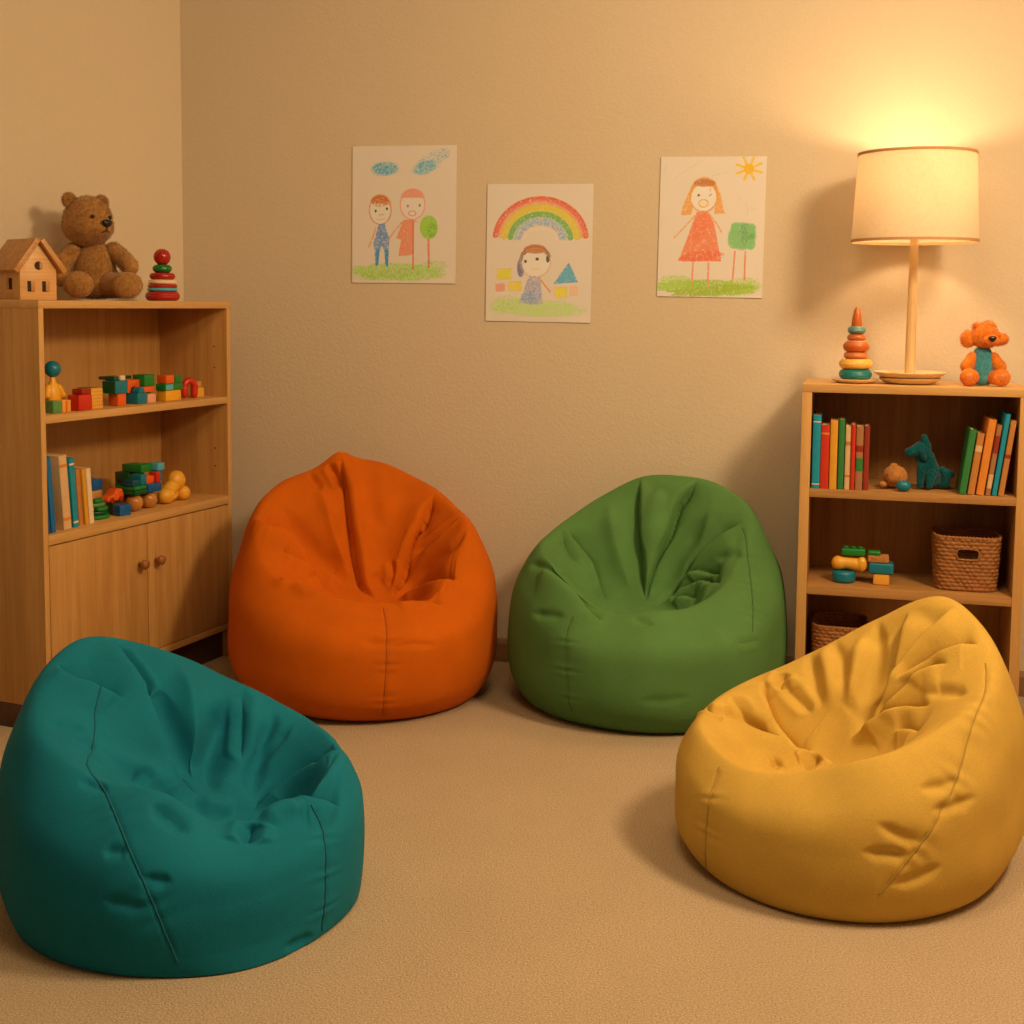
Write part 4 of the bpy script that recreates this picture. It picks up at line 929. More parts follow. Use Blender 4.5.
o = block('toy_block', .596, .043, Z + .0335, .088, .038, .021, GREEN, 'flat green toy block with pale blue end on the long yellow block', group=G1)
bm = NB(); box(bm, .002, .038, -.0008, 0, .002, .019); obj('pale_blue_panel', bm, SKY, o)
block('toy_block', .602, .045, Z + .055, .042, .036, .027, ORANGE, 'orange toy block on top of the green and blue one', group=G1)
block('toy_block', .655, .05, Z + .055, .034, .030, .022, GREEN, 'small green toy block on the right top of the tallest stack', group=G1)
# red arch toy and two little cubes
bm = NB(); pts = [(.02 + .019 * math.cos(PI * k / 14), 0, .034 + .022 * math.sin(PI * k / 14)) for k in range(15)]
limb(bm, [(.038, 0, .012), pts[0]], [.0115, .0115]); limb(bm, [pts[-1], (.002, 0, .012)], [.0115, .0115]); tube(bm, pts, .0115, 16)
o = put(obj('arch_toy', bm, RED, None, True), cab(.738, .08, Z), CR - math.radians(25)); tag(o, 'glossy red arch shaped toy near the right end of the shelf', 'toy')
block('toy_block', .790, .065, Z, .038, .03, .031, OCHRE, 'ochre toy cube at the right end of the middle shelf', group=G1)
block('toy_block', .790, .068, Z + .0315, .028, .026, .021, LWOOD, 'small bare wood block on the ochre cube at the right end', group=G1)

# ---------------------------------------------------------------- books
PAPER = plain('page_block', srgb(232, 208, 170), .8, bump=.3, bscale=500)
def book(loc, rz, th, hgt, dep, mat, label, group, lean=0, spine=True, band=None, pages=True):
    """a closed book standing on its tail, spine (or page edge) towards the viewer; leans about its own tail"""
    r = thing('book', label, 'book', Vector(loc) + Vector((0, 0, max(0, th * math.sin(math.radians(lean))))), rz, group)
    r.rotation_euler = Matrix.Rotation(rz, 3, 'Z').to_euler() if not lean else (Matrix.Rotation(rz, 3, 'Z') @ Matrix.Rotation(math.radians(lean), 3, 'Y')).to_euler()
    c = .0022 if th > .012 else .0014
    bm = NB()
    box(bm, 0, c, 0, dep, 0, hgt, .0004); box(bm, th - c, th, 0, dep, 0, hgt, .0004)
    if spine:
        prof = [(0, 0)] + [(th / 2 - th / 2 * math.cos(PI * k / 8), -.0028 * math.sin(PI * k / 8)) for k in range(9)] + [(th, 0), (th - c, c), (c, c)]
        t = bmesh.new(); a = [t.verts.new((x, y, 0)) for x, y in prof[1:-1]]; b_ = [t.verts.new((x, y, hgt)) for x, y in prof[1:-1]]
        n = len(a); t.faces.new(a); t.faces.new(b_[::-1])
        for i in range(n): t.faces.new((a[i], b_[i], b_[(i + 1) % n], a[(i + 1) % n]))
        bmesh.ops.recalc_face_normals(t, faces=t.faces[:]); merge(bm, t)
    else: box(bm, 0, th, dep - c, dep, 0, hgt, .0004)
    cv = obj('cover', bm, mat, r, 30)
    bm = NB(); box(bm, c, th - c, (c if spine else .004), dep - (.004 if spine else c), .004, hgt - .004); obj('pages', bm, PAPER, r)
    if band and spine:
        for z0_, z1_, m_ in band:
            bm = NB(); prof = [(th / 2 - th / 2 * math.cos(PI * k / 8) * 1.002, -.0032 * math.sin(PI * k / 8) - .0002) for k in range(9)]
            a = [bm.verts.new((x, y, z0_ * hgt)) for x, y in prof]; b_ = [bm.verts.new((x, y, z1_ * hgt)) for x, y in prof]
            for i in range(8): bm.faces.new((a[i], a[i + 1], b_[i + 1], b_[i]))
            obj('spine_band', bm, m_, cv, True)
    return r
BOOKC = {k: plain('book_' + k, srgb(*v), .5, noise=.05, nscale=80) for k, v in dict(blue=(14, 112, 180), brown=(110, 62, 34), cream=(226, 188, 140), teal=(20, 150, 184), ochre=(226, 164, 48),
    red=(206, 50, 26), green=(50, 130, 70), mixed=(170, 120, 80), dkblue=(6, 82, 140), orange=(226, 140, 50), dark=(60, 36, 22), tan=(196, 130, 66), darkred=(150, 48, 28)).items()}
G2 = 'books standing on the lower shelf of the tall cabinet'
LZ = LOW_Z + .0006
lean = -4.5
book(cab(.0385, .022, LZ), CR, .013, .216, .15, BOOKC['dkblue'], 'dark blue book at the left end of the lower cabinet shelf', G2, lean)
book(cab(.0585, .024, LZ), CR, .017, .214, .15, BOOKC['blue'], 'bright blue book second from the left on the cabinet shelf', G2, lean)
book(cab(.0775, .075, LZ), CR, .024, .196, .13, BOOKC['dark'], 'dark brown book set back between the blue and the cream book', G2, lean)
book(cab(.110, .026, LZ), CR, .031, .212, .15, BOOKC['cream'], 'thick cream book with brown band on the lower cabinet shelf', G2, lean, band=[(.12, .16, BOOKC['orange']), (.84, .88, BOOKC['orange'])])
book(cab(.154, .03, LZ), CR, .021, .200, .14, BOOKC['teal'], 'light teal book right of the thick cream book', G2, lean, band=[(.9, .93, CREAM), (.06, .09, CREAM)])
book(cab(.184, .036, LZ), CR, .017, .166, .13, BOOKC['tan'], 'tan book right of the light teal book', G2, lean)
book(cab(.2055, .032, LZ), CR, .014, .164, .13, BOOKC['ochre'], 'ochre yellow book between the tan and white books', G2, lean)
book(cab(.223, .032, LZ), CR, .019, .163, .13, CREAM, 'white book at the right end of the cabinet book row', G2, lean)

# ---------------------------------------------------------------- toys on the cabinet's lower shelf
G3 = 'toy blocks on the lower shelf of the tall cabinet'
o = block('wooden_block', .292, .125, LZ, .100, .08, .042, LWOOD, 'plain wooden block under the blue toy blocks', group=G3)
block('toy_block', .292, .127, LZ + .0425, .100, .07, .030, PINE_D, 'honey coloured wooden block second up, below the blue toy blocks', group=G3)
block('toy_block', .314, .130, LZ + .073, .040, .035, .046, BLUE, 'tall blue toy block right of the books', group=G3)
block('toy_block', .355, .130, LZ + .073, .042, .03, .033, BLUE, 'lower blue toy block beside the tall blue one', group=G3)
bm = NB(); lathe(bm, rounded(.012, 0, .083, .2), 24); o = put(obj('wooden_peg', bm, YELLOW, None, 50), cab(.412, .165, LZ)); tag(o, 'upright yellow peg behind the orange toy car', 'toy peg')
o.location.z = LZ
bm = NB()
prism(bm, [(0, .0), (.036, .0), (.036, .034), (0, .034)], 0, .03, .002); put(tag(obj('toy_block', bm, DGREEN, None, 30), 'dark green toy block supporting the orange toy car', 'toy block', G3), cab(.385, .080, LZ), CR)
car = thing('toy_car', 'orange and red toy car resting on blocks in the middle of the shelf', 'toy car', cab(.362, .080, LZ + .0345), CR)
bm = NB(); prism(bm, [(0, .006), (.071, .006), (.074, .022), (.066, .040), (.045, .043), (.027, .026), (.002, .020)], 0, .035, .004); obj('body', bm, ORANGE, car, 40)
for x in (.016, .057):
    for y in (-.004, .035):
        bm = NB(); lathe(bm, rounded(.009, 0, .004, .3), 20, Matrix.Translation((x, y + .004, .0095)) @ Matrix.Rotation(PI / 2, 4, 'X')); obj('wheel', bm, DRED, car, 50)
# pile of flat green leaf-shaped pieces
for i, (dx, dy, w_, m_, lb, yw) in enumerate([(0, 0, .078, GREEN, 'green leaf shaped piece at the bottom of the pile', 10), (-.006, .004, .060, DGREEN, 'dark green leaf shaped piece, second in the pile', -15),
                                      (.004, .002, .066, GREEN, 'green leaf shaped piece in the middle of the pile', 25), (-.008, .004, .052, SAGE, 'pale green leaf shaped piece near the top of the pile', -8), (-.004, .006, .046, GREEN, 'green leaf shaped piece at the top of the pile', 15)]):
    bm = NB(); t = NB(); lathe(t, rounded(1, 0, 1, .3), 36)
    for v in t.verts:
        k = 1 - .22 * abs(v.co.x) ; v.co = Vector((v.co.x * w_ / 2, v.co.y * w_ / 2 * .62 * k, v.co.z * .0115))
    merge(bm, t); o = obj('leaf_block', bm, m_, None, 40); put(o, cab(.318 + dx, .072 + dy, LZ + i * .0118), CR + math.radians(yw)); tag(o, lb, 'toy block', 'pile of green pieces')
block('toy_block', .366, .04, LZ, .042, .036, .033, BLUE, 'blue toy block on the shelf right of the green pile', -12, group=G3)
# rolling toy: two big wooden balls as wheels under a deck
wg = thing('ball_cart', 'toy cart deck of green and teal slats on two round wooden balls', 'toy cart', cab(.437, .04, LZ), CR)
BALLW = wood('ball_wood', srgb(214, 150, 74), srgb(176, 112, 48), 'z', fine=2, rough=.3)
for x, r_ in ((.030, .0265), (.098, .0265)):
    for yy in (.027,): bm = NB(); ball(bm, (x, yy, r_), r_); obj('ball_wheel', bm, BALLW, wg, True)
bm = NB(); ball(bm, (.046, .078, .0235), .0235); obj('ball_wheel', bm, BALLW, wg, True)
bm = NB(); box(bm, .004, .062, .002, .08, .0525, .0665, .003); obj('deck', bm, DGREEN, wg, 30)
bm = NB(); box(bm, .004, .062, .004, .078, .067, .079, .003); obj('deck', bm, GREEN, wg, 30)
bm = NB(); box(bm, .066, .132, .002, .08, .0525, .079, .003); obj('deck', bm, BLUE, wg, 30)
CT = LZ + .0795
block('toy_block', .440, .05, CT, .036, .04, .019, DTEAL, 'deep teal toy block on the left end of the ball cart', group=G3)
block('toy_block', .478, .05, CT, .028, .04, .032, TEAL, 'teal toy cube on the ball cart beside the orange one', group=G3)
block('toy_block', .5085, .052, CT, .036, .034, .024, ORANGE, 'orange toy block on the middle of the ball cart', group=G3)
block('toy_block', .5465, .045, CT, .020, .03, .033, RED, 'upright red toy block on the right end of the ball cart', group=G3)
block('toy_block', .512, .128, LZ, .075, .05, .08, DGREEN, 'tall dark green toy block standing behind the ball cart', group=G3)
block('toy_block', .5085, .123, LZ + .0805, .078, .052, .031, DGREEN, 'dark green toy block stacked on the tall one behind the cart', group=G3)
block('toy_block', .512, .075, LZ + .1130, .056, .075, .024, GREEN, 'bright green toy block topmost behind the ball cart', group=G3)
block('toy_block', .5685, .058, LZ + .080, .024, .028, .034, TEAL, 'teal toy block tucked under the pale teal one at the right', group=G3)
block('toy_block', .567, .055, LZ + .1145, .034, .04, .023, SKY, 'pale teal toy block beside the topmost green block', group=G3)
yt = thing('caterpillar_toy', 'yellow toy animal of rounded lobes at the right end of the lower shelf', 'toy animal', cab(.60, .045, LZ), CR)
YP = paint('warm_yellow', (240, 178, 56), .45)
bm = NB(); ball(bm, (.034, .03, .026), (.034, .026, .026)); obj('body', bm, YP, yt, True)
bm = NB(); ball(bm, (.098, .040, .066), (.034, .028, .033)); obj('head', bm, YP, yt, True)
bm = NB(); ball(bm, (.122, .030, .0235), (.024, .022, .0235)); obj('paw', bm, YP, yt, True)
bm = NB(); limb(bm, [(.045, .036, .036), (.092, .042, .055)], [.022, .024]); obj('neck', bm, YP, yt, True)
bm = NB(); ball(bm, (.086, .050, .024), (.022, .022, .024)); obj('paw', bm, YP, yt, True)

# ---------------------------------------------------------------- low bookcase contents
G4 = 'books at the left of the low bookcase\'s top shelf'; G5 = 'leaning books at the right of the low bookcase\'s top shelf'
TZ = S1 + .0006
for x, th_, hg, dp, c_, lb, ya, le, bd in ((.0300, .0225, .214, .17, 'teal', 'tall teal book at the left end of the low bookcase', .012, 0, [(.9, .915, CREAM), (.05, .065, CREAM)]), (.0535, .024, .186, .15, 'red', 'red book beside the tall teal one in the low bookcase', .012, 0, [(.85, .88, BOOKC['orange'])]),
    (.0795, .021, .199, .16, 'ochre', 'yellow book between the red and green books', .012, 0, None), (.1035, .0165, .203, .16, 'green', 'green book right of the yellow book in the low bookcase', .012, 0, None),
    (.1225, .016, .184, .14, 'cream', 'cream book between the green and thin red books', .012, 0, [(.2, .23, BOOKC['tan']), (.7, .76, BOOKC['tan'])]), (.1395, .011, .190, .14, 'red', 'thin red book standing slightly forward of its neighbours', .006, 0, None),
    (.1525, .020, .184, .13, 'mixed', 'muted green and tan book second from the row\'s right end', .014, 0, [(.3, .5, BOOKC['green']), (.6, .7, BOOKC['darkred'])]), (.1745, .0155, .186, .13, 'red', 'dark red book at the right end of the left row', .016, 0, None)):
    book(bk(x + .003, ya, TZ), BR, th_, hg, dp, BOOKC[c_] if 'dark red' not in lb else BOOKC['darkred'], lb, G4, le, band=bd)
for x, th_, hg, dp, c_, lb, bd in ((.436, .0185, .186, .14, 'green', 'green leaning book at the left of the right-hand row', None), (.4585, .0185, .176, .14, 'tan', 'short tan leaning book between green and orange ones', [(.7, .8, BOOKC['cream'])]),
    (.4815, .021, .216, .16, 'orange', 'tall orange leaning book in the right-hand row', None), (.5065, .013, .201, .15, 'mixed', 'brown and red leaning book left of the tall teal one', [(.1, .3, BOOKC['cream']), (.6, .85, BOOKC['darkred'])]),
    (.5235, .013, .233, .16, 'teal', 'tallest teal leaning book near the right panel', None), (.5405, .015, .215, .15, 'tan', 'brown leaning book against the right panel', [(.5, .55, BOOKC['darkred'])])):
    book(bk(x + .006, .012, TZ), BR, th_, hg, dp, BOOKC[c_], lb, G5, 7.2, band=bd)
# tan shell-like plush, teal egg, teal dog
TAN = plush('tan_plush', srgb(206, 146, 78), srgb(164, 104, 50))
sh = thing('plush_ball', 'small tan plush animal curled up on the low bookcase shelf', 'soft toy', bk(.268, .075, TZ + .005), BR)
furry('body', lambda bm: ball(bm, (0, 0, .032), (.035, .028, .032)), 500, sh, TAN, .003, .0005)
furry('head', lambda bm: (ball(bm, (-.006, -.026, .034), (.018, .012, .020))), 200, sh, TAN, .003, .0005)
furry('ear', lambda bm: ball(bm, (-.004, .002, .062), (.012, .008, .008)), 100, sh, TAN, .003, .0005)
furry('foot', lambda bm: ball(bm, (-.033, -.016, .009), (.012, .012, .009)), 100, sh, TAN, .003, .0005)
bm = NB(); ball(bm, (0, 0, .016), (.021, .016, .016)); o = tag(obj('toy_egg', bm, TEAL, None, True), 'teal egg shaped toy in front of the small tan plush', 'toy'); o.location = bk(.291, .022, TZ); o.rotation_euler.z = BR
TD = plush('teal_plush', srgb(4, 96, 106), srgb(2, 60, 70))
dg = thing('plush_dog', 'teal plush dog sitting upright on the low bookcase shelf', 'soft toy', bk(.356, .10, TZ + .003), BR)
furry('body', lambda bm: (limb(bm, [(.010, .004, .034), (-.004, -.002, .085)], [.034, .028])), 700, dg, TD, .003, .0005)
dh = furry('head', lambda bm: (limb(bm, [(-.014, -.006, .112), (-.050, -.018, .104)], [.026, .014])), 500, dg, TD, .003, .0005)
furry('ear', lambda bm: limb(bm, [(-.004, -.010, .122), (-.010, -.014, .150)], [.015, .009]), 200, dh, TD, .003, .0005)
furry('ear', lambda bm: limb(bm, [(-.016, -.026, .112), (-.010, -.032, .090)], [.011, .008]), 200, dh, TD, .003, .0005)
furry('leg', lambda bm: limb(bm, [(-.014, -.018, .070), (-.018, -.026, .010)], [.014, .0095]), 250, dg, TD, .003, .0005)
furry('leg', lambda bm: limb(bm, [(.012, -.022, .045), (.008, -.030, .010)], [.016, .0095]), 250, dg, TD, .003, .0005)
furry('tail', lambda bm: (limb(bm, [(.036, .006, .016), (.056, -.004, .014), (.056, -.008, .046)], [.014, .012, .014]), ball(bm, (.044, -.004, .054), (.013, .011, .011)), ball(bm, (.068, -.006, .042), (.011, .010, .010))), 400, dg, TD, .003, .0005)

G6 = 'toy pieces on the second shelf of the low bookcase'
def bblock(name, X, Y, z, sx, sy, sz, mat, label, yaw=0, bev=.004, cat='toy block'):
    bm = NB(); box(bm, 0, sx, 0, sy, 0, sz, bev, 3); o = obj(name, bm, mat, None, 30); put(o, bk(X, Y, z), BR + math.radians(yaw)); return tag(o, label, cat, G6)
UZ = S2 + .0006
bm = NB(); lathe(bm, rounded(.034, 0, .034, .3), 40); o = put(obj('toy_drum', bm, TEAL, None, 50), bk(.132, .085, UZ), 0); tag(o, 'round teal toy disc under the yellow lumpy toy', 'toy block', G6)
yl = thing('lumpy_toy', 'yellow toy of joined round lobes lying on the teal disc', 'toy', bk(.138, .085, UZ + .0345), BR)
bm = NB(); limb(bm, [(-.022, 0, .0215), (.0, 0, .023), (.036, 0, .0195)], [.021, .0175, .019]); ball(bm, (.045, -.008, .022), (.016, .014, .022)); obj('body', bm, YP, yl, True)
o = bblock('toy_block', .124, .070, UZ + .0815, .068, .03, .020, GREEN, 'green toy block on the yellow lumpy toy')
bm = NB()
for k in range(3): lathe(bm, rounded(.007, 0, .006, .2), 16, Matrix.Translation((.012 + k * .021, .015, .020)))
obj('stud', bm, GREEN, o, 50)
bblock('toy_block', .216, .062, UZ, .046, .045, .033, OCHRE, 'ochre toy cube under the wide teal block')
bblock('toy_block', .203, .058, UZ + .0336, .070, .050, .031, TEAL, 'wide teal toy block on the ochre cube')
bblock('toy_block', .199, .062, UZ + .0652, .060, .042, .021, TAN, 'tan toy block on the wide teal block')
bblock('toy_block', .199, .064, UZ + .0868, .036, .034, .012, GREEN, 'small green toy block topmost over the wide teal block')

# ---------------------------------------------------------------- wicker baskets
WICK = plain('wicker', srgb(164, 108, 58), .7, noise=.18, nscale=70, bump=.4, bscale=180)
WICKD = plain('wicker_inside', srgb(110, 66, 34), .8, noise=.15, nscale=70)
def superell(a, hx, hy, p=5):
    c, s = math.cos(a), math.sin(a); r = (abs(c / hx) ** p + abs(s / hy) ** p) ** (-1 / p); return r * c, r * s
def basket(loc, rz, w_, d_, h_, label, handle=True):
    r = thing('wicker_basket', label, 'basket', loc, rz, None)
    rows = int(h_ / .0105); seg = 150
    # woven strands: each row is an undulating rope round the rounded rectangle
    t = NB()
    hole = lambda a, z: handle and math.sin(a) < 0 and abs(math.cos(a)) < .36 and .60 * h_ < z < .80 * h_
    R_ = []
    nstake = 34
    vr = 5 * rows
    for i in range(vr + 1):
        z = h_ * i / vr; k = i / 5.0; row = int(k); ph = (row % 2) * PI
        bulge = abs(math.sin(PI * k)) ** .6 * .0030; ring_ = []
        for j in range(seg):
            a = 2 * PI * j / seg
            fl = .90 + .10 * z / h_
            x, y = superell(a, w_ / 2 * fl, d_ / 2 * fl)
            wob = 0.0020 * math.cos(nstake * a + ph) + .0010 * math.sin(9 * a + row * 1.7)
            nx, ny = math.cos(a), math.sin(a)
            ring_.append(t.verts.new((x + nx * (bulge + wob), y + ny * (bulge + wob), .001 + z)))
        R_.append(ring_)
    for i in range(vr):
        for j in range(seg):
            a = 2 * PI * (j + .5) / seg
            if hole(a, h_ * (i + .5) / vr): continue
            k = (j + 1) % seg; t.faces.new((R_[i][j], R_[i][k], R_[i + 1][k], R_[i + 1][j]))
    o = obj('woven_wall', t, WICK, r, True)
    sm = o.modifiers.new('thickness', 'SOLIDIFY'); sm.thickness = .0045; sm.offset = -1
    bm = NB(); f = []; 
    for z in (.001, .006): f.append([bm.verts.new((*[q * .97 for q in superell(2 * PI * j / 60, w_ / 2 * .9, d_ / 2 * .9)], z)) for j in range(60)])
    bm.faces.new(f[0][::-1]); bm.faces.new(f[1])
    for j in range(60): bm.faces.new((f[0][j], f[0][(j + 1) % 60], f[1][(j + 1) % 60], f[1][j]))
    obj('basket_bottom', bm, WICKD, r)
    bm = NB(); n = 120; pts = []
    for st_ in range(2):
        pts = []
        for j in range(n + 1):
            a = 2 * PI * j / n; x, y = superell(a, w_ / 2 - .001, d_ / 2 - .001); tw = 30 * a + st_ * PI
            pts.append((x + .0028 * math.cos(tw) * math.cos(a), y + .0028 * math.cos(tw) * math.sin(a), h_ + .0005 + .0028 * math.sin(tw)))
        tube(bm, pts, .0032, 6)
    obj('rim', bm, WICK, r, True)
    if handle:
        bm = NB(); pts = []
        for k in range(25):
            a = 2 * PI * k / 24; aa = -PI / 2 + .36 * math.cos(a) * (1 / max(abs(math.cos(a)), abs(math.sin(a)))) ** .6
            z = h_ * (.70 + .105 * math.sin(a) * (1 / max(abs(math.cos(a)), abs(math.sin(a)))) ** .6)
            x, y = superell(aa, w_ / 2 * .975, d_ / 2 * .975); pts.append((x, y - .0015, z))
        tube(bm, pts, .0028, 6); obj('handle_edge', bm, WICK, r, True)
    return r
basket(bk(.475, .125, UZ), BR, .184, .17, .155, 'square brown wicker basket with handle hole on the second shelf of the low bookcase')
basket(bk(.125, .15, S3 + .0006), BR, .16, .19, .175, 'dark wicker basket on the bottom shelf of the low bookcase', handle=False)

# ---------------------------------------------------------------- crayon drawings: thin paper sheets coloured per vertex
class Sheet:
    def __init__(s, x0, y0, x1, y1, seed, W=230, Hh=300):
        s.W, s.H = W, Hh; s.x0, s.y0 = x0, y0; s.sx = (x1 - x0); s.sy = (y1 - y0)
        s.img = np.ones((Hh, W, 3)) * np.array([.84, .80, .77])
        s.X, s.Y = np.meshgrid(x0 + (np.arange(W) + .5) / W * s.sx, y0 + (np.arange(Hh) + .5) / Hh * s.sy)
        r = np.random.default_rng(seed); s.r = r
        n = r.random((Hh, W)); s.g1 = n
        k = n.copy()
        for _ in range(2): k = (k + np.roll(k, 1, 0) + np.roll(k, 1, 1) + np.roll(k, -1, 0) + np.roll(k, -1, 1)) / 5
        s.g2 = (k - k.min()) / (k.max() - k.min())
    def put(s, mask, col, wax=.6):
        """wax: 1 = solid, lower = more paper grain showing"""
        c = np.clip(np.array(srgb(*col)[:3]) / np.array([.74, .53, .30]), 0, .9) * .92 + np.array([.84, .80, .77]) * .08; g = np.clip((s.g2 - (1 - wax) * .62) * 3.2, 0, 1) * .72 + .28 * wax
        a = np.clip(mask, 0, 1) * (g if wax < 1 else 1)
        s.img = s.img * (1 - a[..., None]) + c * a[..., None]
    def ell(s, cx, cy, rx, ry, col, wax=.6, soft=.12, rot=0, part=None):
        c, n = math.cos(rot), math.sin(rot); x = (s.X - cx) * c + (s.Y - cy) * n; y = -(s.X - cx) * n + (s.Y - cy) * c
        d = np.hypot(x / rx, y / ry) + .10 * (s.g2 - .5); m = np.clip((1 - d) / soft, 0, 1)
        if part is not None: m = m * part(s.X, s.Y)
        s.put(m, col, wax)
    def outline(s, cx, cy, rx, ry, col, w=5, a0=0, a1=360, wax=.75):
        s.line([(cx + rx * math.cos(math.radians(a)), cy + ry * math.sin(math.radians(a))) for a in np.linspace(a0, a1, 40)], col, w, wax)
    def line(s, pts, col, w=6, wax=.75):
        m = np.zeros_like(s.X)
        for (ax, ay), (bx, by) in zip(pts, pts[1:]):
            L = (bx - ax) ** 2 + (by - ay) ** 2 + 1e-9; t = np.clip(((s.X - ax) * (bx - ax) + (s.Y - ay) * (by - ay)) / L, 0, 1)
            d = np.hypot(s.X - ax - t * (bx - ax), s.Y - ay - t * (by - ay)); m = np.maximum(m, np.clip((w / 2 + 1.8 - d) / 3, 0, 1))
        s.put(m, col, wax)
    def poly(s, pts, col, wax=.6):
        m = np.zeros(s.X.shape, bool); j = len(pts) - 1
        jx = s.X + 5 * (s.g2 - .5); jy = s.Y
        for i in range(len(pts)):
            xi, yi = pts[i]; xj, yj = pts[j]
            m ^= ((yi > jy) != (yj > jy)) & (jx < (xj - xi) * (jy - yi) / (yj - yi + 1e-9) + xi); j = i
        s.put(m.astype(float), col, wax)
    def hatch(s, cx, cy, rx, ry, col, n=40, w=4, wax=.5, slope=.12, inside=True, jag=.1):
        for i in range(n):
            y = cy + ry * (2 * (i + .5) / n - 1); k = math.sqrt(max(0, 1 - ((y - cy) / ry) ** 2)) * rx
            j0, j1 = s.r.normal(size=2) * rx * jag
            s.line([(cx - k + j0, y + slope * k), (cx + k + j1, y - slope * k)], col, w, wax)
    def build(s, name, label, centre, wd, hg, roll, rise=.0015):
        W, Hh = s.W, s.H
        xs = np.linspace(-wd / 2, wd / 2, W + 1); zs = np.linspace(hg / 2, -hg / 2, Hh + 1)
        XX, ZZ = np.meshgrid(xs, zs); YY = -.0012 - rise * ((XX / wd * 2) ** 2) * (1 - ZZ / hg) * .5
        front = np.stack([XX, YY, ZZ], -1).reshape(-1, 3); n = len(front)
        back = front + np.array([0, .0012, 0])
        idx = np.arange(n).reshape(Hh + 1, W + 1)
        q = np.stack([idx[:-1, :-1], idx[1:, :-1], idx[1:, 1:], idx[:-1, 1:]], -1).reshape(-1, 4)
        e = np.concatenate([idx[0, :], idx[1:, -1], idx[-1, -2::-1], idx[-2:0:-1, 0]])
        rim = np.stack([e, np.roll(e, -1), np.roll(e, -1) + n, e + n], -1)
        faces = np.vstack([q, (q + n)[:, ::-1], rim])
        me = bpy.data.meshes.new(name); me.from_pydata(np.vstack([front, back]).tolist(), [], faces.tolist()); me.update()
        ca = me.color_attributes.new('crayon', 'FLOAT_COLOR', 'CORNER')
        cell = s.img.reshape(-1, 3); col = np.ones((len(faces) * 4, 4)); col[:, :3] = (.84, .80, .77)
        col[:len(q) * 4, :3] = np.repeat(cell, 4, axis=0)
        ca.data.foreach_set('color', col.astype(np.float32).ravel())
        me.materials.append(PAPERMAT)
        o = bpy.data.objects.new(name, me); COL.objects.link(o)
        o.matrix_world = Matrix.Translation(centre) @ Matrix.Rotation(WA, 4, 'Z') @ Matrix.Rotation(math.radians(roll), 4, 'Y')
        return tag(o, label, 'drawing', 'crayon drawings on the back wall')
PAPERMAT = vcol_mat('drawing_paper')
def onwall(s, z): return CORNER + WD * s - WN * .0022 + Vector((0, 0, z))
# left sheet
d = Sheet(78, 92, 703, 934, 1)
d.ell(275, 232, 92, 46, (40, 150, 165), .62, .3); d.hatch(275, 232, 80, 44, (30, 120, 150), 12, 5, .35)
d.ell(515, 225, 82, 46, (40, 150, 165), .6, .3, -.35); d.hatch(560, 185, 100, 55, (60, 140, 175), 16, 4, .3, slope=.5); d.hatch(610, 160, 50, 34, (60, 140, 175), 10, 3, .3, .5)
d.hatch(360, 865, 275, 52, (150, 178, 50), 40, 8, .42, -.02); d.hatch(560, 830, 90, 34, (150, 178, 50), 14, 7, .35, .1); d.hatch(300, 880, 180, 34, (140, 170, 40), 20, 6, .35)
d.ell(248, 485, 66, 88, (238, 190, 140), .8, .1); d.outline(248, 485, 66, 88, (190, 100, 50), 6)
d.ell(248, 455, 70, 72, (205, 105, 30), .85, .15, part=lambda x, y: y < 445 + .12 * (x - 250)); d.ell(245, 430, 58, 38, (170, 80, 25), .4)
for x, y in ((220, 490), (288, 477)): d.ell(x, y, 7, 9, (50, 35, 25), .95)
d.line([(240, 520), (250, 510), (272, 512)], (200, 110, 70), 4); d.line([(225, 540), (255, 545), (275, 535)], (210, 130, 90), 4)
d.poly([(238, 572), (275, 565), (288, 620), (306, 660), (300, 720), (296, 830), (284, 835), (272, 730), (258, 700), (240, 760), (232, 830), (220, 828), (214, 740), (206, 690), (222, 640)], (90, 120, 150), .72)
d.poly([(225, 730), (245, 730), (238, 825), (222, 828)], (10, 120, 140), .9); d.poly([(272, 730), (300, 730), (298, 832), (284, 834)], (10, 120, 140), .9); d.hatch(258, 650, 34, 60, (60, 110, 150), 12, 4, .4)
d.line([(222, 590), (205, 650), (178, 712)], (200, 115, 50), 7); d.line([(306, 655), (345, 600), (378, 560)], (205, 110, 60), 7)
d.ell(443, 455, 74, 90, (236, 180, 140), .8, .1); d.outline(443, 450, 74, 92, (225, 120, 75), 6)
d.ell(443, 415, 76, 66, (232, 125, 85), .88, .12, part=lambda x, y: y < 410 + .0002 * (x - 440) ** 2)
for x, y in ((414, 460), (486, 456)): d.ell(x, y, 6, 9, (120, 70, 40), .9)
d.outline(441, 505, 22, 15, (200, 100, 60), 5)
d.poly([(388, 545), (450, 545), (452, 750), (430, 762), (360, 768), (375, 665), (345, 660)], (225, 115, 70), .85); d.line([(448, 550), (448, 848)], (200, 95, 45), 9, .9); d.line([(440, 548), (466, 555)], (215, 100, 60), 7)
d.ell(541, 590, 56, 75, (140, 170, 30), .9, .08); d.ell(560, 610, 30, 50, (80, 150, 40), .35); d.line([(540, 665), (543, 832)], (200, 90, 60), 11, .85)
d.line([(612, 388), (640, 440), (650, 560)], (190, 160, 140), 3, .5)
d.build('crayon_drawing', 'crayon drawing of two children holding hands under blue clouds', onwall(.797, 1.493), .359, .453, .3)
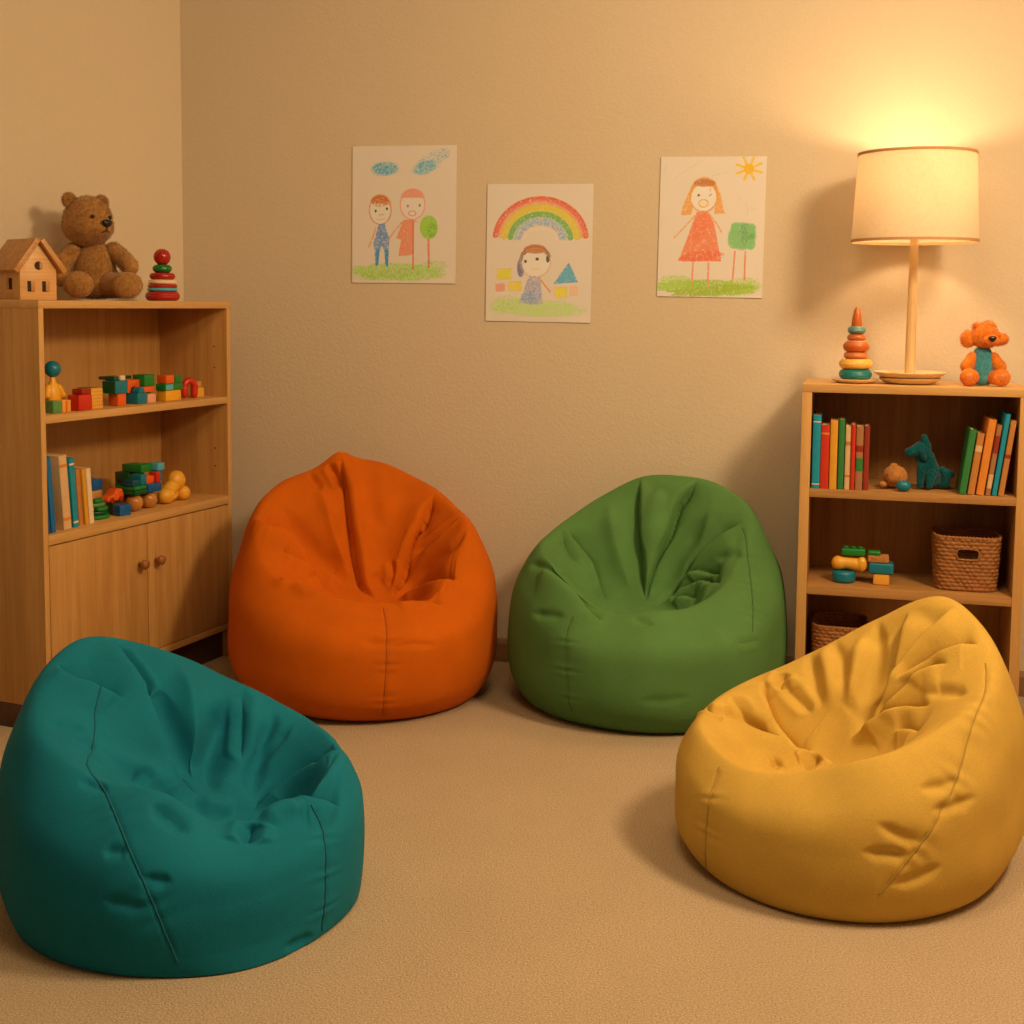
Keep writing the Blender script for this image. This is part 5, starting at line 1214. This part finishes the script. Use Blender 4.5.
# middle sheet
d = Sheet(104, 85, 742, 918, 2)
for i, (dr, c_, w_) in enumerate([(0, (220, 80, 40), 34), (26, (235, 130, 80), 20), (52, (205, 165, 15), 42), (92, (100, 150, 50), 34), (126, (120, 150, 175), 30), (148, (120, 140, 190), 22), (176, (232, 180, 130), 14)]):
    pts = [(430 + (275 - dr) * math.cos(a), 425 + (250 - dr * 1.0) * -math.sin(a)) for a in np.linspace(.12, PI - .12, 40)]
    d.line(pts, c_, w_, .78 if i < 4 else .5)
d.line([(430 + 283 * math.cos(a), 425 - 258 * math.sin(a)) for a in np.linspace(.1, PI - .1, 40)], (190, 80, 40), 5, .7)
d.hatch(420, 835, 270, 52, (170, 185, 80), 34, 8, .42, -.02); d.hatch(230, 810, 90, 48, (160, 180, 60), 14, 7, .35)
d.ell(402, 545, 100, 100, (110, 65, 30), .85, .1, part=lambda x, y: (y < 500 + .25 * abs(x - 390)) | ((x < 330) & (y < 640)))
d.ell(315, 590, 24, 62, (90, 90, 110), .8); d.ell(405, 562, 88, 84, (236, 190, 140), .92, .08); d.ell(400, 478, 72, 28, (175, 95, 45), .8); d.ell(478, 535, 12, 25, (70, 60, 60), .9)
d.ell(414, 537, 11, 10, (60, 50, 50), 1); d.ell(343, 552, 9, 10, (70, 55, 50), 1); d.outline(400, 590, 22, 10, (220, 150, 90), 4, 0, 180); d.outline(402, 560, 92, 88, (200, 130, 70), 4)
d.poly([(365, 645), (435, 645), (452, 808), (380, 815), (308, 800), (345, 700)], (150, 140, 150), .62); d.hatch(380, 770, 60, 38, (90, 130, 180), 9, 5, .5); d.hatch(385, 690, 40, 50, (130, 110, 110), 9, 4, .4)
d.line([(438, 665), (496, 735)], (215, 120, 50), 9, .9)
for x0_, y0_, x1_, y1_, c_ in ((170, 600, 255, 660, (205, 180, 20)), (240, 678, 318, 730, (222, 175, 30)), (162, 690, 218, 735, (232, 130, 90)), (526, 708, 595, 765, (215, 180, 20)), (615, 702, 656, 752, (235, 160, 110))):
    d.poly([(x0_, y0_), (x1_, y0_ - 4), (x1_ + 3, y1_), (x0_ + 2, y1_ + 3)], c_, .85); d.line([(x0_, y0_), (x1_, y0_ - 4), (x1_ + 3, y1_), (x0_ + 2, y1_ + 3), (x0_, y0_)], (232, 150, 80), 4, .6)
d.poly([(605, 560), (660, 672), (520, 684)], (70, 145, 165), .85); d.line([(605, 560), (660, 672), (520, 684), (605, 560)], (60, 125, 160), 5, .6)
d.build('crayon_drawing', 'crayon drawing of a rainbow over a child and small houses', onwall(1.256, 1.366), .350, .447, .5)
# right sheet
d = Sheet(128, 100, 758, 946, 3)
d.hatch(430, 890, 300, 48, (140, 160, 30), 36, 9, .5, -.01); d.hatch(220, 860, 100, 40, (150, 170, 40), 14, 8, .45); d.hatch(640, 870, 95, 42, (150, 170, 40), 14, 8, .4); d.hatch(450, 905, 220, 26, (140, 150, 20), 12, 8, .5)
d.ell(393, 330, 92, 112, (200, 120, 30), .85, .1); d.poly([(308, 300), (345, 330), (320, 450), (258, 452), (270, 390)], (210, 130, 40), .75); d.poly([(470, 300), (490, 320), (520, 440), (458, 445), (462, 360)], (210, 130, 40), .75)
d.ell(392, 345, 78, 84, (236, 196, 148), 1, .06); d.ell(395, 258, 70, 24, (175, 90, 30), .7)
d.ell(361, 331, 8, 9, (110, 65, 30), 1); d.line([(425, 335), (438, 325)], (150, 90, 40), 5); d.line([(432, 280), (430, 305)], (210, 130, 60), 6)
d.ell(392, 380, 28, 23, (242, 180, 120), 1); d.outline(392, 380, 28, 23, (195, 110, 50), 5)
d.poly([(352, 432), (420, 432), (460, 500), (508, 728), (250, 730), (290, 620)], (222, 100, 50), .8); d.hatch(385, 700, 125, 28, (210, 80, 40), 8, 7, .6); d.hatch(385, 520, 50, 80, (220, 90, 40), 14, 7, .5, .5)
d.line([(345, 452), (285, 520), (222, 588)], (205, 130, 50), 8); d.line([(425, 440), (465, 490), (505, 552)], (215, 120, 50), 8)
d.line([(340, 740), (337, 858)], (225, 120, 70), 11, .9); d.line([(432, 740), (434, 868)], (225, 120, 70), 11, .9)
d.ell(628, 575, 88, 88, (105, 150, 75), .85, .14); d.ell(580, 600, 40, 55, (115, 158, 78), .7); d.ell(655, 560, 48, 66, (92, 138, 66), .5); d.ell(590, 520, 34, 30, (112, 158, 78), .8); d.ell(680, 530, 30, 34, (112, 158, 78), .8); d.ell(680, 625, 30, 34, (112, 158, 78), .8)
d.line([(588, 668), (580, 840)], (205, 105, 60), 9, .9); d.line([(650, 672), (650, 836)], (205, 105, 60), 9, .9)
for a in np.linspace(0, 2 * PI, 9)[:-1]: d.line([(655, 175), (655 + 78 * math.cos(a + .35), 172 + 70 * math.sin(a + .35))], (235, 160, 20), 15, .9)
d.ell(655, 175, 34, 34, (230, 150, 15), 1, .2)
for p in ([(195, 250), (280, 180), (380, 125)], [(150, 200), (165, 130)], [(440, 215), (540, 195)], [(640, 370), (652, 410), (655, 445)], [(655, 415), (700, 410)], [(590, 320), (615, 360)]): d.line(p, (150, 160, 130), 3, .4)
d.build('crayon_drawing', 'crayon drawing of a girl in a red dress with sun and tree', onwall(1.812, 1.448), .331, .442, .6)
